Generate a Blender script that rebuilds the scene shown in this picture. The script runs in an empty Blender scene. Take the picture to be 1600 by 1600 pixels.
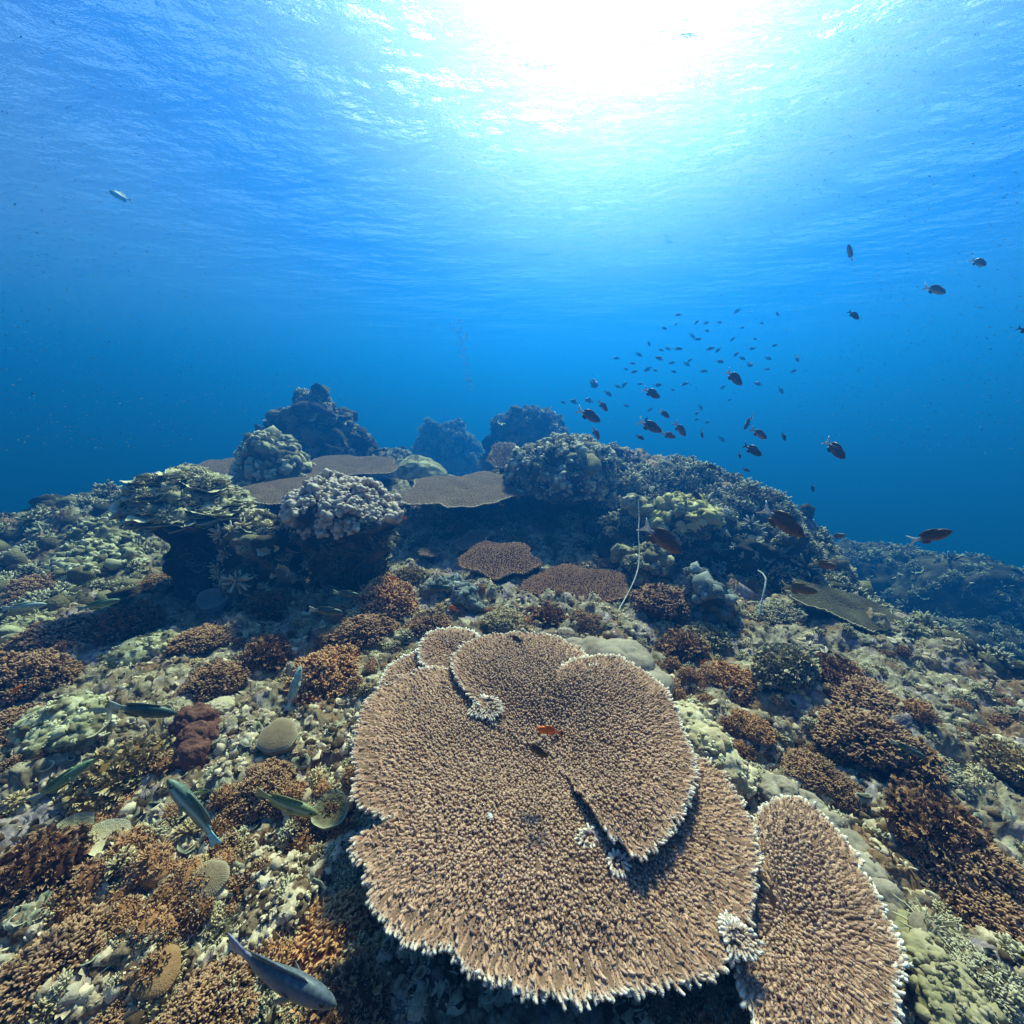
import bpy, math, random
import numpy as np
from mathutils import Vector, Matrix

sc = bpy.context.scene
R = math.radians
# ------------------------------------------------------------------ camera
FPX = 614.0            # focal length in pixels of the 1600 px photograph
PITCH = R(14.6)
cam_d = bpy.data.cameras.new('camera')
cam = bpy.data.objects.new('camera', cam_d)
sc.collection.objects.link(cam)
cam.location = (0, 0, 0)
cam.rotation_euler = (R(90) - PITCH, 0, 0)
cam_d.sensor_width = 36.0
cam_d.lens = 36.0 * FPX / 1600.0
cam_d.clip_start = 0.02
cam_d.clip_end = 1200
sc.camera = cam
# ------------------------------------------------------------------ sky and sun
SUN_EL, SUN_AZ = R(50), R(13)          # azimuth measured from +Y towards +X
w = bpy.data.worlds.new('World'); sc.world = w; w.use_nodes = True
nt = w.node_tree; nt.nodes.clear()
sky = nt.nodes.new('ShaderNodeTexSky'); sky.sky_type = 'NISHITA'; sky.sun_disc = False
sky.sun_elevation = SUN_EL; sky.sun_rotation = SUN_AZ
bg = nt.nodes.new('ShaderNodeBackground'); bg.inputs[1].default_value = 0.065
out = nt.nodes.new('ShaderNodeOutputWorld')
nt.links.new(sky.outputs[0], bg.inputs[0]); nt.links.new(bg.outputs[0], out.inputs[0])
sd = bpy.data.lights.new('sun', 'SUN'); sd.energy = 5.0; sd.angle = R(7); sd.color = (1, 0.78, 0.56)
sun = bpy.data.objects.new('sun', sd); sc.collection.objects.link(sun)
sdir = Vector((math.sin(SUN_AZ) * math.cos(SUN_EL), math.cos(SUN_AZ) * math.cos(SUN_EL), math.sin(SUN_EL)))
sun.rotation_euler = sdir.to_track_quat('Z', 'Y').to_euler()
sc.view_settings.view_transform = 'Standard'; sc.view_settings.look = 'None'
sc.view_settings.exposure = 2.55; sc.view_settings.gamma = 1
sc.view_settings.use_curve_mapping = False
cy = sc.cycles
cy.use_denoising = True
cy.max_bounces = 8; cy.diffuse_bounces = 2; cy.glossy_bounces = 2; cy.transmission_bounces = 3
cy.volume_bounces = 0; cy.transparent_max_bounces = 6
cy.caustics_reflective = False; cy.caustics_refractive = False
cy.sample_clamp_indirect = 4
# ------------------------------------------------------------------ water
SURF = 7.4
DENS = 0.084
def mat(name):
    m = bpy.data.materials.new(name); m.use_nodes = True
    m.node_tree.nodes.clear()
    return m, m.node_tree
def water_material():
    m, t = mat('water_surface')
    N = t.nodes.new; L = t.links.new
    o = N('ShaderNodeOutputMaterial'); mix = N('ShaderNodeMixShader'); mix.inputs[0].default_value = 0.5
    tr = N('ShaderNodeBsdfTransparent'); tr.inputs[0].default_value = (0.85, 0.95, 1, 1)
    gl = N('ShaderNodeBsdfGlass'); gl.inputs['Roughness'].default_value = 0.62; gl.inputs['IOR'].default_value = 1.33
    gl.inputs[0].default_value = (0.45, 0.47, 0.62, 1)
    tc = N('ShaderNodeTexCoord'); mp = N('ShaderNodeMapping'); mp.inputs['Scale'].default_value = (1, 1.5, 1)
    mp.inputs['Rotation'].default_value = (0, 0, R(12))
    n1 = N('ShaderNodeTexNoise'); n1.inputs['Scale'].default_value = 0.5; n1.inputs['Detail'].default_value = 6
    n1.inputs['Roughness'].default_value = 0.622
    n3 = N('ShaderNodeTexNoise'); n3.inputs['Scale'].default_value = 0.13; n3.inputs['Detail'].default_value = 4; L(mp.outputs[0], n3.inputs[0])
    b3 = N('ShaderNodeBump'); b3.inputs['Strength'].default_value = 1.0; b3.inputs['Distance'].default_value = 6; L(n3.outputs[0], b3.inputs['Height'])
    b = N('ShaderNodeBump'); L(b3.outputs[0], b.inputs['Normal']); b.inputs['Strength'].default_value = 1.0; b.inputs['Distance'].default_value = 1.1
    L(tc.outputs['Object'], mp.inputs[0]); L(mp.outputs[0], n1.inputs[0]); L(n1.outputs[0], b.inputs['Height'])
    L(b.outputs[0], gl.inputs['Normal'])
    # beyond the critical angle nothing passes straight through
    ge = N('ShaderNodeNewGeometry'); dt = N('ShaderNodeVectorMath'); dt.operation = 'DOT_PRODUCT'; ab = N('ShaderNodeMath'); ab.operation = 'ABSOLUTE'
    L(ge.outputs['Incoming'], dt.inputs[0]); dt.inputs[1].default_value = (0, 0, 1); L(dt.outputs['Value'], ab.inputs[0])
    mr = N('ShaderNodeMapRange'); mr.interpolation_type = 'SMOOTHSTEP'
    for i_, v_ in ((1, 0.52), (2, 0.74), (3, 1.0), (4, 0.35)): mr.inputs[i_].default_value = v_
    L(ab.outputs[0], mr.inputs[0]); L(mr.outputs[0], mix.inputs[0])
    L(tr.outputs[0], mix.inputs[1]); L(gl.outputs[0], mix.inputs[2]); L(mix.outputs[0], o.inputs[0])
    return m
bpy.ops.mesh.primitive_plane_add(size=900, location=(0, 0, SURF))
ws = bpy.context.object; ws.name = 'water_surface'; ws['kind'] = 'structure'
ws.data.materials.append(water_material())
bpy.ops.mesh.primitive_cube_add(size=1, location=(0, 0, 0))
hz = bpy.context.object; hz.name = 'haze'; hz['kind'] = 'stuff'
hz.scale = (600, 600, SURF - 0.05 + 18); hz.location = (0, 20, (SURF - 0.05 - 18) / 2)
m, t = mat('haze')
pv = t.nodes.new('ShaderNodeVolumePrincipled'); o = t.nodes.new('ShaderNodeOutputMaterial')
pv.inputs['Color'].default_value = (0.006, 0.152, 0.76, 1)
pv.inputs['Absorption Color'].default_value = (0, 0.12, 0.2, 1)
pv.inputs['Density'].default_value = DENS
pv.inputs['Anisotropy'].default_value = 0.48
t.links.new(pv.outputs[0], o.inputs['Volume'])
hz.data.materials.append(m)
# ------------------------------------------------------------------ numpy tools
rng = np.random.default_rng(7)
random.seed(7)
_perm = np.random.default_rng(3).permutation(256).astype(np.int32)
_perm = np.concatenate([_perm, _perm, _perm])
_g = np.random.default_rng(4).normal(size=(256, 3)); _g /= np.linalg.norm(_g, axis=1)[:, None]
_g = _g.astype(np.float32)
def perlin(p):
    p = np.asarray(p, np.float32); i = np.floor(p).astype(np.int32); f = p - i; i &= 255
    u = f * f * f * (f * (f * 6 - 15) + 10)
    r = 0
    for dx in (0, 1):
        wx = u[:, 0] if dx else 1 - u[:, 0]
        hx = _perm[i[:, 0] + dx]
        for dy in (0, 1):
            wy = u[:, 1] if dy else 1 - u[:, 1]
            hy = _perm[hx + i[:, 1] + dy]
            for dz in (0, 1):
                wz = u[:, 2] if dz else 1 - u[:, 2]
                g = _g[_perm[hy + i[:, 2] + dz]]
                d = g[:, 0] * (f[:, 0] - dx) + g[:, 1] * (f[:, 1] - dy) + g[:, 2] * (f[:, 2] - dz)
                r = r + wx * wy * wz * d
    return r
def fbm(p, oct=4, gain=0.5):
    a = 1.0; r = 0; p = np.asarray(p, np.float32)
    for k in range(oct):
        r = r + a * perlin(p * (2.03 ** k) + 17.3 * k); a *= gain
    return r
def billow(p, oct=3, gain=0.5):
    a = 1.0; r = 0; p = np.asarray(p, np.float32)
    for k in range(oct):
        r = r + a * np.abs(perlin(p * (2.03 ** k) + 9.1 * k)) * 2; a *= gain
    return r
_cell = np.random.default_rng(5).random((4096, 3)).astype(np.float32)
def worley(p, dim=3):
    """distance to the nearest feature point and that cell's random value"""
    p = np.asarray(p, np.float32); i = np.floor(p).astype(np.int64)
    best = np.full(len(p), 9.0, np.float32); idv = np.zeros(len(p), np.float32)
    zs = (-1, 0, 1) if dim == 3 else (0,)
    for dx in (-1, 0, 1):
        for dy in (-1, 0, 1):
            for dz in zs:
                cx, cy_, cz = i[:, 0] + dx, i[:, 1] + dy, i[:, 2] + dz
                h = (cx * 73856093 ^ cy_ * 19349663 ^ cz * 83492791) & 4095
                q = _cell[h]
                d = (cx + q[:, 0] - p[:, 0]) ** 2 + (cy_ + q[:, 1] - p[:, 1]) ** 2
                if dim == 3: d = d + (cz + q[:, 2] - p[:, 2]) ** 2
                m = d < best
                best = np.where(m, d, best); idv = np.where(m, q[:, 2], idv)
    return np.sqrt(best), idv
def sstep(a, b, x):
    t = np.clip((x - a) / (b - a), 0, 1); return t * t * (3 - 2 * t)
# a mesh under construction: V vertices, Q quads, T triangles, C colour data (r random, g tip, b spare)
class Geo:
    def __init__(s): s.V = []; s.Q = []; s.T = []; s.C = []; s.n = 0
    def add(s, V, Q=None, T=None, C=None):
        V = np.asarray(V, np.float32)
        if C is None: C = np.zeros((len(V), 3), np.float32)
        s.V.append(V); s.C.append(np.asarray(C, np.float32))
        if Q is not None and len(Q): s.Q.append(np.asarray(Q, np.int64) + s.n)
        if T is not None and len(T): s.T.append(np.asarray(T, np.int64) + s.n)
        s.n += len(V)
        return s
    def arrays(s):
        V = np.concatenate(s.V); C = np.concatenate(s.C)
        Q = np.concatenate(s.Q) if s.Q else np.zeros((0, 4), np.int64)
        T = np.concatenate(s.T) if s.T else np.zeros((0, 3), np.int64)
        return V, Q, T, C
def scatter(geo, tpl, P, M, C0=None):
    """copies of template (V,Q,T,C) at points P with 3x3 matrices M; C0 = random value per copy"""
    V, Q, T, C = tpl; n = len(P); k = len(V)
    if n == 0: return
    W = np.einsum('nij,kj->nki', M, V) + P[:, None, :]
    CC = np.repeat(C[None], n, 0).copy()
    if C0 is not None: CC[:, :, 0] = C0[:, None]
    off = (np.arange(n) * k)[:, None, None]
    geo.add(W.reshape(-1, 3), (Q[None] + off).reshape(-1, 4) if len(Q) else None,
            (T[None] + off).reshape(-1, 3) if len(T) else None, CC.reshape(-1, 3))
def frames(N, yaw=None, lean=0.0):
    """rotation matrices whose z column follows N"""
    N = N / (np.linalg.norm(N, axis=1)[:, None] + 1e-9); n = len(N)
    if lean: N = N + rng.normal(size=(n, 3)) * lean; N /= np.linalg.norm(N, axis=1)[:, None]
    a = rng.random(n) * 2 * np.pi if yaw is None else yaw
    h = np.stack([np.cos(a), np.sin(a), np.zeros(n)], 1)
    h2 = np.where(np.abs(N[:, 2:3]) > 0.2, h, np.stack([np.zeros(n), 0.1 * np.cos(a), np.ones(n)], 1))
    X = h2 - N * (h2 * N).sum(1)[:, None]; X /= np.linalg.norm(X, axis=1)[:, None] + 1e-9
    Y = np.cross(N, X)
    return np.stack([X, Y, N], 2)
def grid_quads(nu, nv, wrap=False):
    i = np.arange(nu if wrap else nu - 1)[:, None]; j = np.arange(nv - 1)[None]
    a = i * nv + j; b = ((i + 1) % nu) * nv + j
    return np.stack([a, b, b + 1, a + 1], -1).reshape(-1, 4)
def mesh_from(name, geo, smooth=True):
    V, Q, T, C = geo.arrays() if isinstance(geo, Geo) else geo
    me = bpy.data.meshes.new(name)
    nq, ntr = len(Q), len(T)
    me.vertices.add(len(V)); me.vertices.foreach_set('co', np.ascontiguousarray(V, np.float32).ravel())
    me.loops.add(nq * 4 + ntr * 3)
    me.loops.foreach_set('vertex_index', np.concatenate([Q.ravel(), T.ravel()]).astype(np.int32))
    me.polygons.add(nq + ntr)
    st = np.concatenate([np.arange(nq) * 4, nq * 4 + np.arange(ntr) * 3]).astype(np.int32)
    me.polygons.foreach_set('loop_start', st)
    me.polygons.foreach_set('use_smooth', np.full(nq + ntr, smooth))
    a = me.attributes.new('tint', 'FLOAT_COLOR', 'POINT')
    a.data.foreach_set('color', np.concatenate([C, np.ones((len(C), 1), np.float32)], 1).astype(np.float32).ravel())
    me.update(calc_edges=True); me.validate()
    return me
def tag(o, label=None, cat=None, group=None, kind=None):
    if label: o['label'] = label
    if cat: o['category'] = cat
    if group: o['group'] = group
    if kind: o['kind'] = kind
    return o
def obj(name, geo, m, parent=None, loc=(0, 0, 0), rot=None, scale=1, smooth=True):
    me = geo if isinstance(geo, bpy.types.Mesh) else mesh_from(name, geo, smooth)
    if not me.materials: me.materials.append(m)
    o = bpy.data.objects.new(name, me); sc.collection.objects.link(o)
    o.location = loc
    if rot is not None: o.rotation_euler = rot
    o.scale = (scale,) * 3 if np.isscalar(scale) else scale
    if parent: o.parent = parent
    return o
def thing(name, label, cat, loc=(0, 0, 0), rot=(0, 0, 0), group=None):
    o = bpy.data.objects.new(name, None); sc.collection.objects.link(o)
    o.empty_display_size = 0.1
    o.location = loc; o.rotation_euler = rot
    return tag(o, label, cat, group)
def copy_tree(o, parent=None):
    kids = list(o.children)
    c = o.copy(); sc.collection.objects.link(c); c.parent = parent
    for k in kids: copy_tree(k, c)
    return c
# ------------------------------------------------------------------ materials
def coral_mat(name, c1, c2, c3=None, tip=None, scale=8.0, fine=60.0, bump=0.35, bump_dist=0.01, rough=0.85, clump=0.5, sss=0, tippow=1.0):
    """c1..c3 mottled by noise and by the clump's own random value; tip = colour of growing tips"""
    m, t = mat(name); N = t.nodes.new; L = t.links.new
    o = N('ShaderNodeOutputMaterial'); b = N('ShaderNodeBsdfPrincipled')
    b.inputs['Roughness'].default_value = rough
    b.inputs['Specular IOR Level'].default_value = 0.12
    tc = N('ShaderNodeTexCoord'); at = N('ShaderNodeAttribute'); at.attribute_name = 'tint'
    sx = N('ShaderNodeSeparateColor'); L(at.outputs['Color'], sx.inputs[0])
    n1 = N('ShaderNodeTexNoise'); n1.inputs['Scale'].default_value = scale; n1.inputs['Detail'].default_value = 6
    n1.inputs['Roughness'].default_value = 0.65
    L(tc.outputs['Object'], n1.inputs['Vector'])
    n2 = N('ShaderNodeTexNoise'); n2.inputs['Scale'].default_value = fine; n2.inputs['Detail'].default_value = 4
    L(tc.outputs['Object'], n2.inputs['Vector'])
    mx = N('ShaderNodeMix'); mx.data_type = 'FLOAT'; mx.inputs[0].default_value = clump
    L(n1.outputs[0], mx.inputs[2]); L(sx.outputs[0], mx.inputs[3])
    ad = N('ShaderNodeMath'); ad.operation = 'ADD'
    ms = N('ShaderNodeMath'); ms.operation = 'MULTIPLY_ADD'; ms.inputs[1].default_value = 0.5; ms.inputs[2].default_value = -0.25
    L(n2.outputs[0], ms.inputs[0]); L(mx.outputs[0], ad.inputs[0]); L(ms.outputs[0], ad.inputs[1])
    cr = N('ShaderNodeValToRGB'); e = cr.color_ramp.elements
    e[0].position = 0.25; e[0].color = (*c1, 1); e[1].position = 0.75 if c3 else 0.7; e[1].color = (*(c3 or c2), 1)
    if c3: x = e.new(0.5); x.color = (*c2, 1)
    L(ad.outputs[0], cr.inputs[0])
    col = cr.outputs[0]
    if tip:
        m2 = N('ShaderNodeMix'); m2.data_type = 'RGBA'; m2.inputs[7].default_value = (*tip, 1)
        pw = N('ShaderNodeMath'); pw.operation = 'POWER'; pw.inputs[1].default_value = tippow
        L(sx.outputs[1], pw.inputs[0]); L(pw.outputs[0], m2.inputs[0]); L(col, m2.inputs[6]); col = m2.outputs[2]
    L(col, b.inputs['Base Color'])
    if bump:
        bp = N('ShaderNodeBump'); bp.inputs['Strength'].default_value = bump; bp.inputs['Distance'].default_value = bump_dist
        L(n2.outputs[0], bp.inputs['Height']); L(bp.outputs[0], b.inputs['Normal'])
    L(b.outputs[0], o.inputs[0])
    return m
# ------------------------------------------------------------------ pixels to rays
def ray(px, py):
    a = (px - 800) / FPX; b = (800 - py) / FPX
    d = np.array([a, math.cos(PITCH) + b * math.sin(PITCH), -math.sin(PITCH) + b * math.cos(PITCH)])
    return d
def at_r(px, py, r):
    """point on the pixel's ray at ground distance r"""
    d = ray(px, py); return d / math.hypot(d[0], d[1]) * r
def at_y(px, py, y):
    d = ray(px, py); return d / d[1] * y
def on_plane(px, py, p0, n):
    d = ray(px, py); return d * (np.dot(p0, n) / np.dot(d, n))
# ------------------------------------------------------------------ templates
def t_grid_petal(nu=4, nv=3, w=0.5, cup=0.25, curl=0.3):
    """one rounded leaf-like lobe along +z, length 1"""
    v = np.linspace(0, 1, nu); u = np.linspace(-1, 1, nv)
    prof = w * np.sqrt(np.clip(np.sin(np.clip(v * 0.93 + 0.04, 0, 1) ** 1.5 * np.pi), 0, 1)) + 0.06
    if nu > 3: prof[-1] = w * 0.55
    P = []; C = []
    for i in range(nu):
        for j in range(nv):
            x = u[j] * prof[i]; y = cup * (u[j] ** 2) * v[i] + curl * v[i] ** 2
            P.append((x, y, v[i] - 0.08 * u[j] ** 2 * v[i])); C.append((0, v[i] ** 3, 0))
    return np.array(P), grid_quads(nu, nv), np.zeros((0, 3), int), np.array(C)
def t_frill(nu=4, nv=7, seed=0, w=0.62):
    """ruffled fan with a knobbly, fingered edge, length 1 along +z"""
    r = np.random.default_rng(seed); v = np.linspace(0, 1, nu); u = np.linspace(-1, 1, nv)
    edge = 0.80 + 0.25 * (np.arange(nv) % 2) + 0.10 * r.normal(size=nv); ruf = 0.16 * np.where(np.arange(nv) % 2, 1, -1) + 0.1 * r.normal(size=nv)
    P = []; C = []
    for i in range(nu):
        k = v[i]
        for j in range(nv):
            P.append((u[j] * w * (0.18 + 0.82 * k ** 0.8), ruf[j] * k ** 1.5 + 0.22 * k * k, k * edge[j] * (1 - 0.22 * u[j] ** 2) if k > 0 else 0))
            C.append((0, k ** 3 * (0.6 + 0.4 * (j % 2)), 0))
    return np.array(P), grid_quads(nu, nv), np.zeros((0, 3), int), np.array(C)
def t_twig(seed, n=3, seg=4, rings=(0, 0.6, 0.92), rad=(0.11, 0.15, 0.12)):
    """a few short blunt branches leaving one point, about unit length"""
    r = np.random.default_rng(seed + 500); g = Geo()
    for k in range(n):
        a = 6.283 * (k + 0.5 * r.random()) / n; t_ = 0.35 + 0.35 * r.random(); D = np.array([[math.cos(a) * math.sin(t_), math.sin(a) * math.sin(t_), math.cos(t_)]])
        V, Q, T, C = t_finger(seed * 5 + k, seg, rings, rad, 0.25); M = frames(D)[0]
        s = 0.75 + 0.4 * r.random(); g.add((V * np.array([1.35, 1.0, s])) @ M.T, Q, T, C)
    return g.arrays()
def t_bush(seed, n=70, petal=(4, 7), size=0.34, flat=0.8, w=0.62, core=0.6, leafy=False):
    """bushy dome of unit radius made of small ruffled lobes that point outward, on a solid core"""
    r = np.random.default_rng(seed)
    i = np.arange(n) + 0.5
    ph = np.arccos(1 - i / n * 1.12); th = np.pi * (1 + 5 ** 0.5) * i
    D = np.stack([np.sin(ph) * np.cos(th), np.sin(ph) * np.sin(th), np.cos(ph)], 1)
    D += r.normal(size=D.shape) * 0.07; D /= np.linalg.norm(D, axis=1)[:, None]
    lump = 1 + 0.35 * fbm(D * 2.1 + seed * 3.7, 2)
    rad = lump * (0.88 + 0.12 * r.random(n))
    g = Geo()
    P = D * (rad - size * 0.75)[:, None] * np.array([1, 1, flat])
    global rng
    keep = rng; rng = r
    M = frames(D, lean=0.28); rng = keep
    s = size * (0.7 + 0.6 * r.random(n)); cv = np.clip(0.5 + 1.0 * fbm(D * 3 + seed, 2) + 0.25 * r.normal(size=n), 0, 1)
    tw = [t_twig(seed + q, 4, 5) if n > 300 else t_twig(seed + q, 3, 3, (0, 0.8), (0.12, 0.17)) for q in range(3)]
    tw = [tw[0], tw[1], tw[2], t_frill(*petal, seed=seed, w=w * 0.7)]
    if leafy: tw = [t_frill(*petal, seed=seed + q, w=w * 0.8) for q in range(4)]
    for q in range(4): scatter(g, tw[q], P[q::4], (M * s[:, None, None])[q::4], cv[q::4])
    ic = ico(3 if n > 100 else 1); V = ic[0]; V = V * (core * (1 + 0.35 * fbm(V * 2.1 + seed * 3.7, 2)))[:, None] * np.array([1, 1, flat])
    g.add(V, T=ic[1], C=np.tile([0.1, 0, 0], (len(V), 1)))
    return g.arrays()
_ico = {}
def ico(n):
    if n in _ico: return _ico[n]
    import bmesh
    bm = bmesh.new(); bmesh.ops.create_icosphere(bm, subdivisions=n, radius=1)
    V = np.array([v.co[:] for v in bm.verts]); T = np.array([[v.index for v in f.verts] for f in bm.faces]); bm.free()
    _ico[n] = (V, T); return _ico[n]
def t_nodule(seed, n=2, amp=0.5, flat=0.7):
    V, T = ico(n); V = V * (1 + amp * fbm(V * 1.7 + seed * 3.1, 3) + 0.12 * np.random.default_rng(seed).normal(size=len(V)))[:, None] * np.array([1, 1, flat])
    return V, np.zeros((0, 4), int), T, np.zeros((len(V), 3))
def t_chip(seed):
    """thin curled irregular plate"""
    r = np.random.default_rng(seed); n = 9
    th = np.arange(n) / n * 2 * np.pi; R_ = 0.8 + 0.5 * r.random(n)
    rings = []
    cup = 0.5 * r.random() + 0.1
    for (k, z) in ((1.0, 0.0), (0.96, 0.09), (0.5, 0.07)):
        rings.append(np.stack([k * R_ * np.cos(th), k * R_ * np.sin(th) * 0.75, z + cup * k * k * R_ ** 2 * 0.5 + 0.1 * np.sin(th * 2 + seed) * k], 1))
    V = np.concatenate(rings + [np.array([[0, 0, 0.05]]), np.array([[0, 0, -0.08]])])
    Q = []; T = []
    for i in range(n):
        j = (i + 1) % n
        Q += [(i, j, n + j, n + i), (n + i, n + j, 2 * n + j, 2 * n + i)]
        T += [(2 * n + i, 2 * n + j, 3 * n), (j, i, 3 * n + 1)]
    C = np.zeros((len(V), 3)); C[:2 * n, 1] = 1
    return V, np.array(Q), np.array(T), C
def t_finger(seed, seg=6, rings=(0, 0.4, 0.75, 0.95), rad=(0.32, 0.30, 0.26, 0.15), bend=0.2):
    r = np.random.default_rng(seed)
    th = np.arange(seg) / seg * 2 * np.pi; V = []; C = []
    bx, by = r.normal(size=2) * bend
    for z, q in zip(rings, rad):
        k = q * (1 + 0.15 * r.normal(size=seg))
        V.append(np.stack([k * np.cos(th) + bx * z * z, k * np.sin(th) + by * z * z, np.full(seg, z)], 1)); C += [(0, z ** 2, 0)] * seg
    V.append(np.array([[bx, by, 1.02]])); C.append((0, 1, 0)); V = np.concatenate(V)
    Q = []; T = []; m = len(rings)
    for a in range(m - 1):
        for i in range(seg):
            j = (i + 1) % seg; Q.append((a * seg + i, a * seg + j, (a + 1) * seg + j, (a + 1) * seg + i))
    for i in range(seg): T.append(((m - 1) * seg + i, (m - 1) * seg + (i + 1) % seg, m * seg))
    return V, np.array(Q), np.array(T), np.array(C, float)
def t_fingers(seed, n=9, fat=1.0, ln=1.0, spread=1.0, seg=6):
    """clump of short round-ended fingers, about unit radius"""
    r = np.random.default_rng(seed); g = Geo()
    i = np.arange(n) + 0.5; ph = np.sqrt(i / n) * 1.25 * spread; th = 2.4 * i
    D = np.stack([np.sin(ph) * np.cos(th), np.sin(ph) * np.sin(th), np.cos(ph)], 1) + r.normal(size=(n, 3)) * 0.1
    global rng
    keep = rng; rng = r; M = frames(D, lean=0.08); rng = keep
    for k in range(3):
        s = slice(k, n, 3); q = M[s] * np.array([fat, fat, ln])[None, None, :] * (0.8 * (0.8 + 0.4 * r.random(len(M[s]))))[:, None, None]
        scatter(g, t_finger(seed * 3 + k, seg=seg), D[s] * 0.2, q, r.random(len(M[s])))
    return g.arrays()
# ------------------------------------------------------------------ the reef floor
def Hbase(x, y):
    r = np.hypot(x, y)
    z = -1.5 + 0 * x
    z = z - 0.10 * np.exp(-((x - 0.1) ** 2 + (y - 1.2) ** 2) / 0.5)                       # hollow under the table coral
    z = z - 0.16 * sstep(0.9, 5.0, x) * 4 * np.clip((x - 0.9) / 4, 0, 1) * 1.1             # falls away to the right
    lip = x * 0.80 + (y - 3.3) * 0.25 - 2.45                                                # edge of the right slope
    z = z - 2.1 * sstep(0.0, 2.6, lip) - 0.22 * np.clip(lip - 1.8, 0, 60)
    z = z - 0.35 * np.clip(-x - 6.0, 0, 30) * 0.5                                         # and to the left
    # rise behind the middle of the reef
    def hill(cx, cy_, sx, sy, a, ang=0.0):
        c, s = math.cos(ang), math.sin(ang); u = (x - cx) * c + (y - cy_) * s; v = -(x - cx) * s + (y - cy_) * c
        return a * np.exp(-(u / sx) ** 2 - (v / sy) ** 2)
    z = z + hill(2.2, 5.3, 1.6, 0.85, 0.70, -0.35) + hill(1.3, 5.6, 0.8, 0.8, 0.15)
    z = z + hill(3.1, 4.3, 0.7, 0.8, 0.40) + hill(0.5, 5.4, 1.2, 1.0, 0.35)
    z = z + hill(-2.9, 3.7, 1.0, 0.55, 0.03) + hill(-1.0, 5.2, 1.6, 0.9, 0.35) + hill(-3.4, 5.6, 1.4, 1.0, 0.3)
    z = z + hill(-5.4, 5.0, 1.4, 1.2, 0.35)
    z = z + hill(8.6, 6.3, 1.2, 1.2, 0.3) + hill(5.2, 7.5, 2.0, 1.5, 0.5) + hill(10.0, 8.5, 2, 2, .1)
    z = z + hill(-4.6, 8.6, 2.6, 1.6, 0.5)
    z = z - 0.11 * np.clip(r - 7.0, 0, 60) - 0.05 * np.clip(y - 6.5, 0, 50)
    return np.maximum(z, -16 + 0 * z)
def Hdisp(x, y):
    r = np.hypot(x, y); P = np.stack([x, y, 0 * x], 1)
    d = 0.16 * fbm(P * 0.9, 3) + 0.13 * (billow(P * 2.3 + 5, 3) - 0.5)
    warp = np.stack([fbm(P * 5, 2), fbm(P * 5 + 40, 2), 0 * x], 1) * 0.08
    f1, idv = worley((P + warp) * 6.5, 2)
    d = d + 0.075 * (0.75 - f1) * (0.4 + idv)
    f2, _ = worley((P + warp) * 17, 2)
    d = d + 0.028 * (0.7 - f2)
    d = d + 0.022 * (billow(P * 32, 3) - 0.4)
    return d * (0.75 + 0.5 * sstep(2, 8, r))
def H(x, y):
    x = np.atleast_1d(np.asarray(x, float)); y = np.atleast_1d(np.asarray(y, float))
    return Hbase(x, y) + Hdisp(x, y)
def Hn(x, y, e=0.03, full=False):
    f = H if full else Hbase
    n = np.stack([-(f(x + e, y) - f(x - e, y)) / (2 * e), -(f(x, y + e) - f(x, y - e)) / (2 * e), np.ones(len(x))], 1)
    return n / np.linalg.norm(n, axis=1)[:, None]
def hit(px, py):
    """where the pixel's ray meets the reef floor"""
    d = ray(px, py); d = d / np.linalg.norm(d)
    s = np.geomspace(0.5, 40, 1600); P = d[None] * s[:, None]
    below = P[:, 2] < H(P[:, 0], P[:, 1])
    k = int(np.argmax(below)) if below.any() else len(s) - 1
    return P[k]
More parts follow.
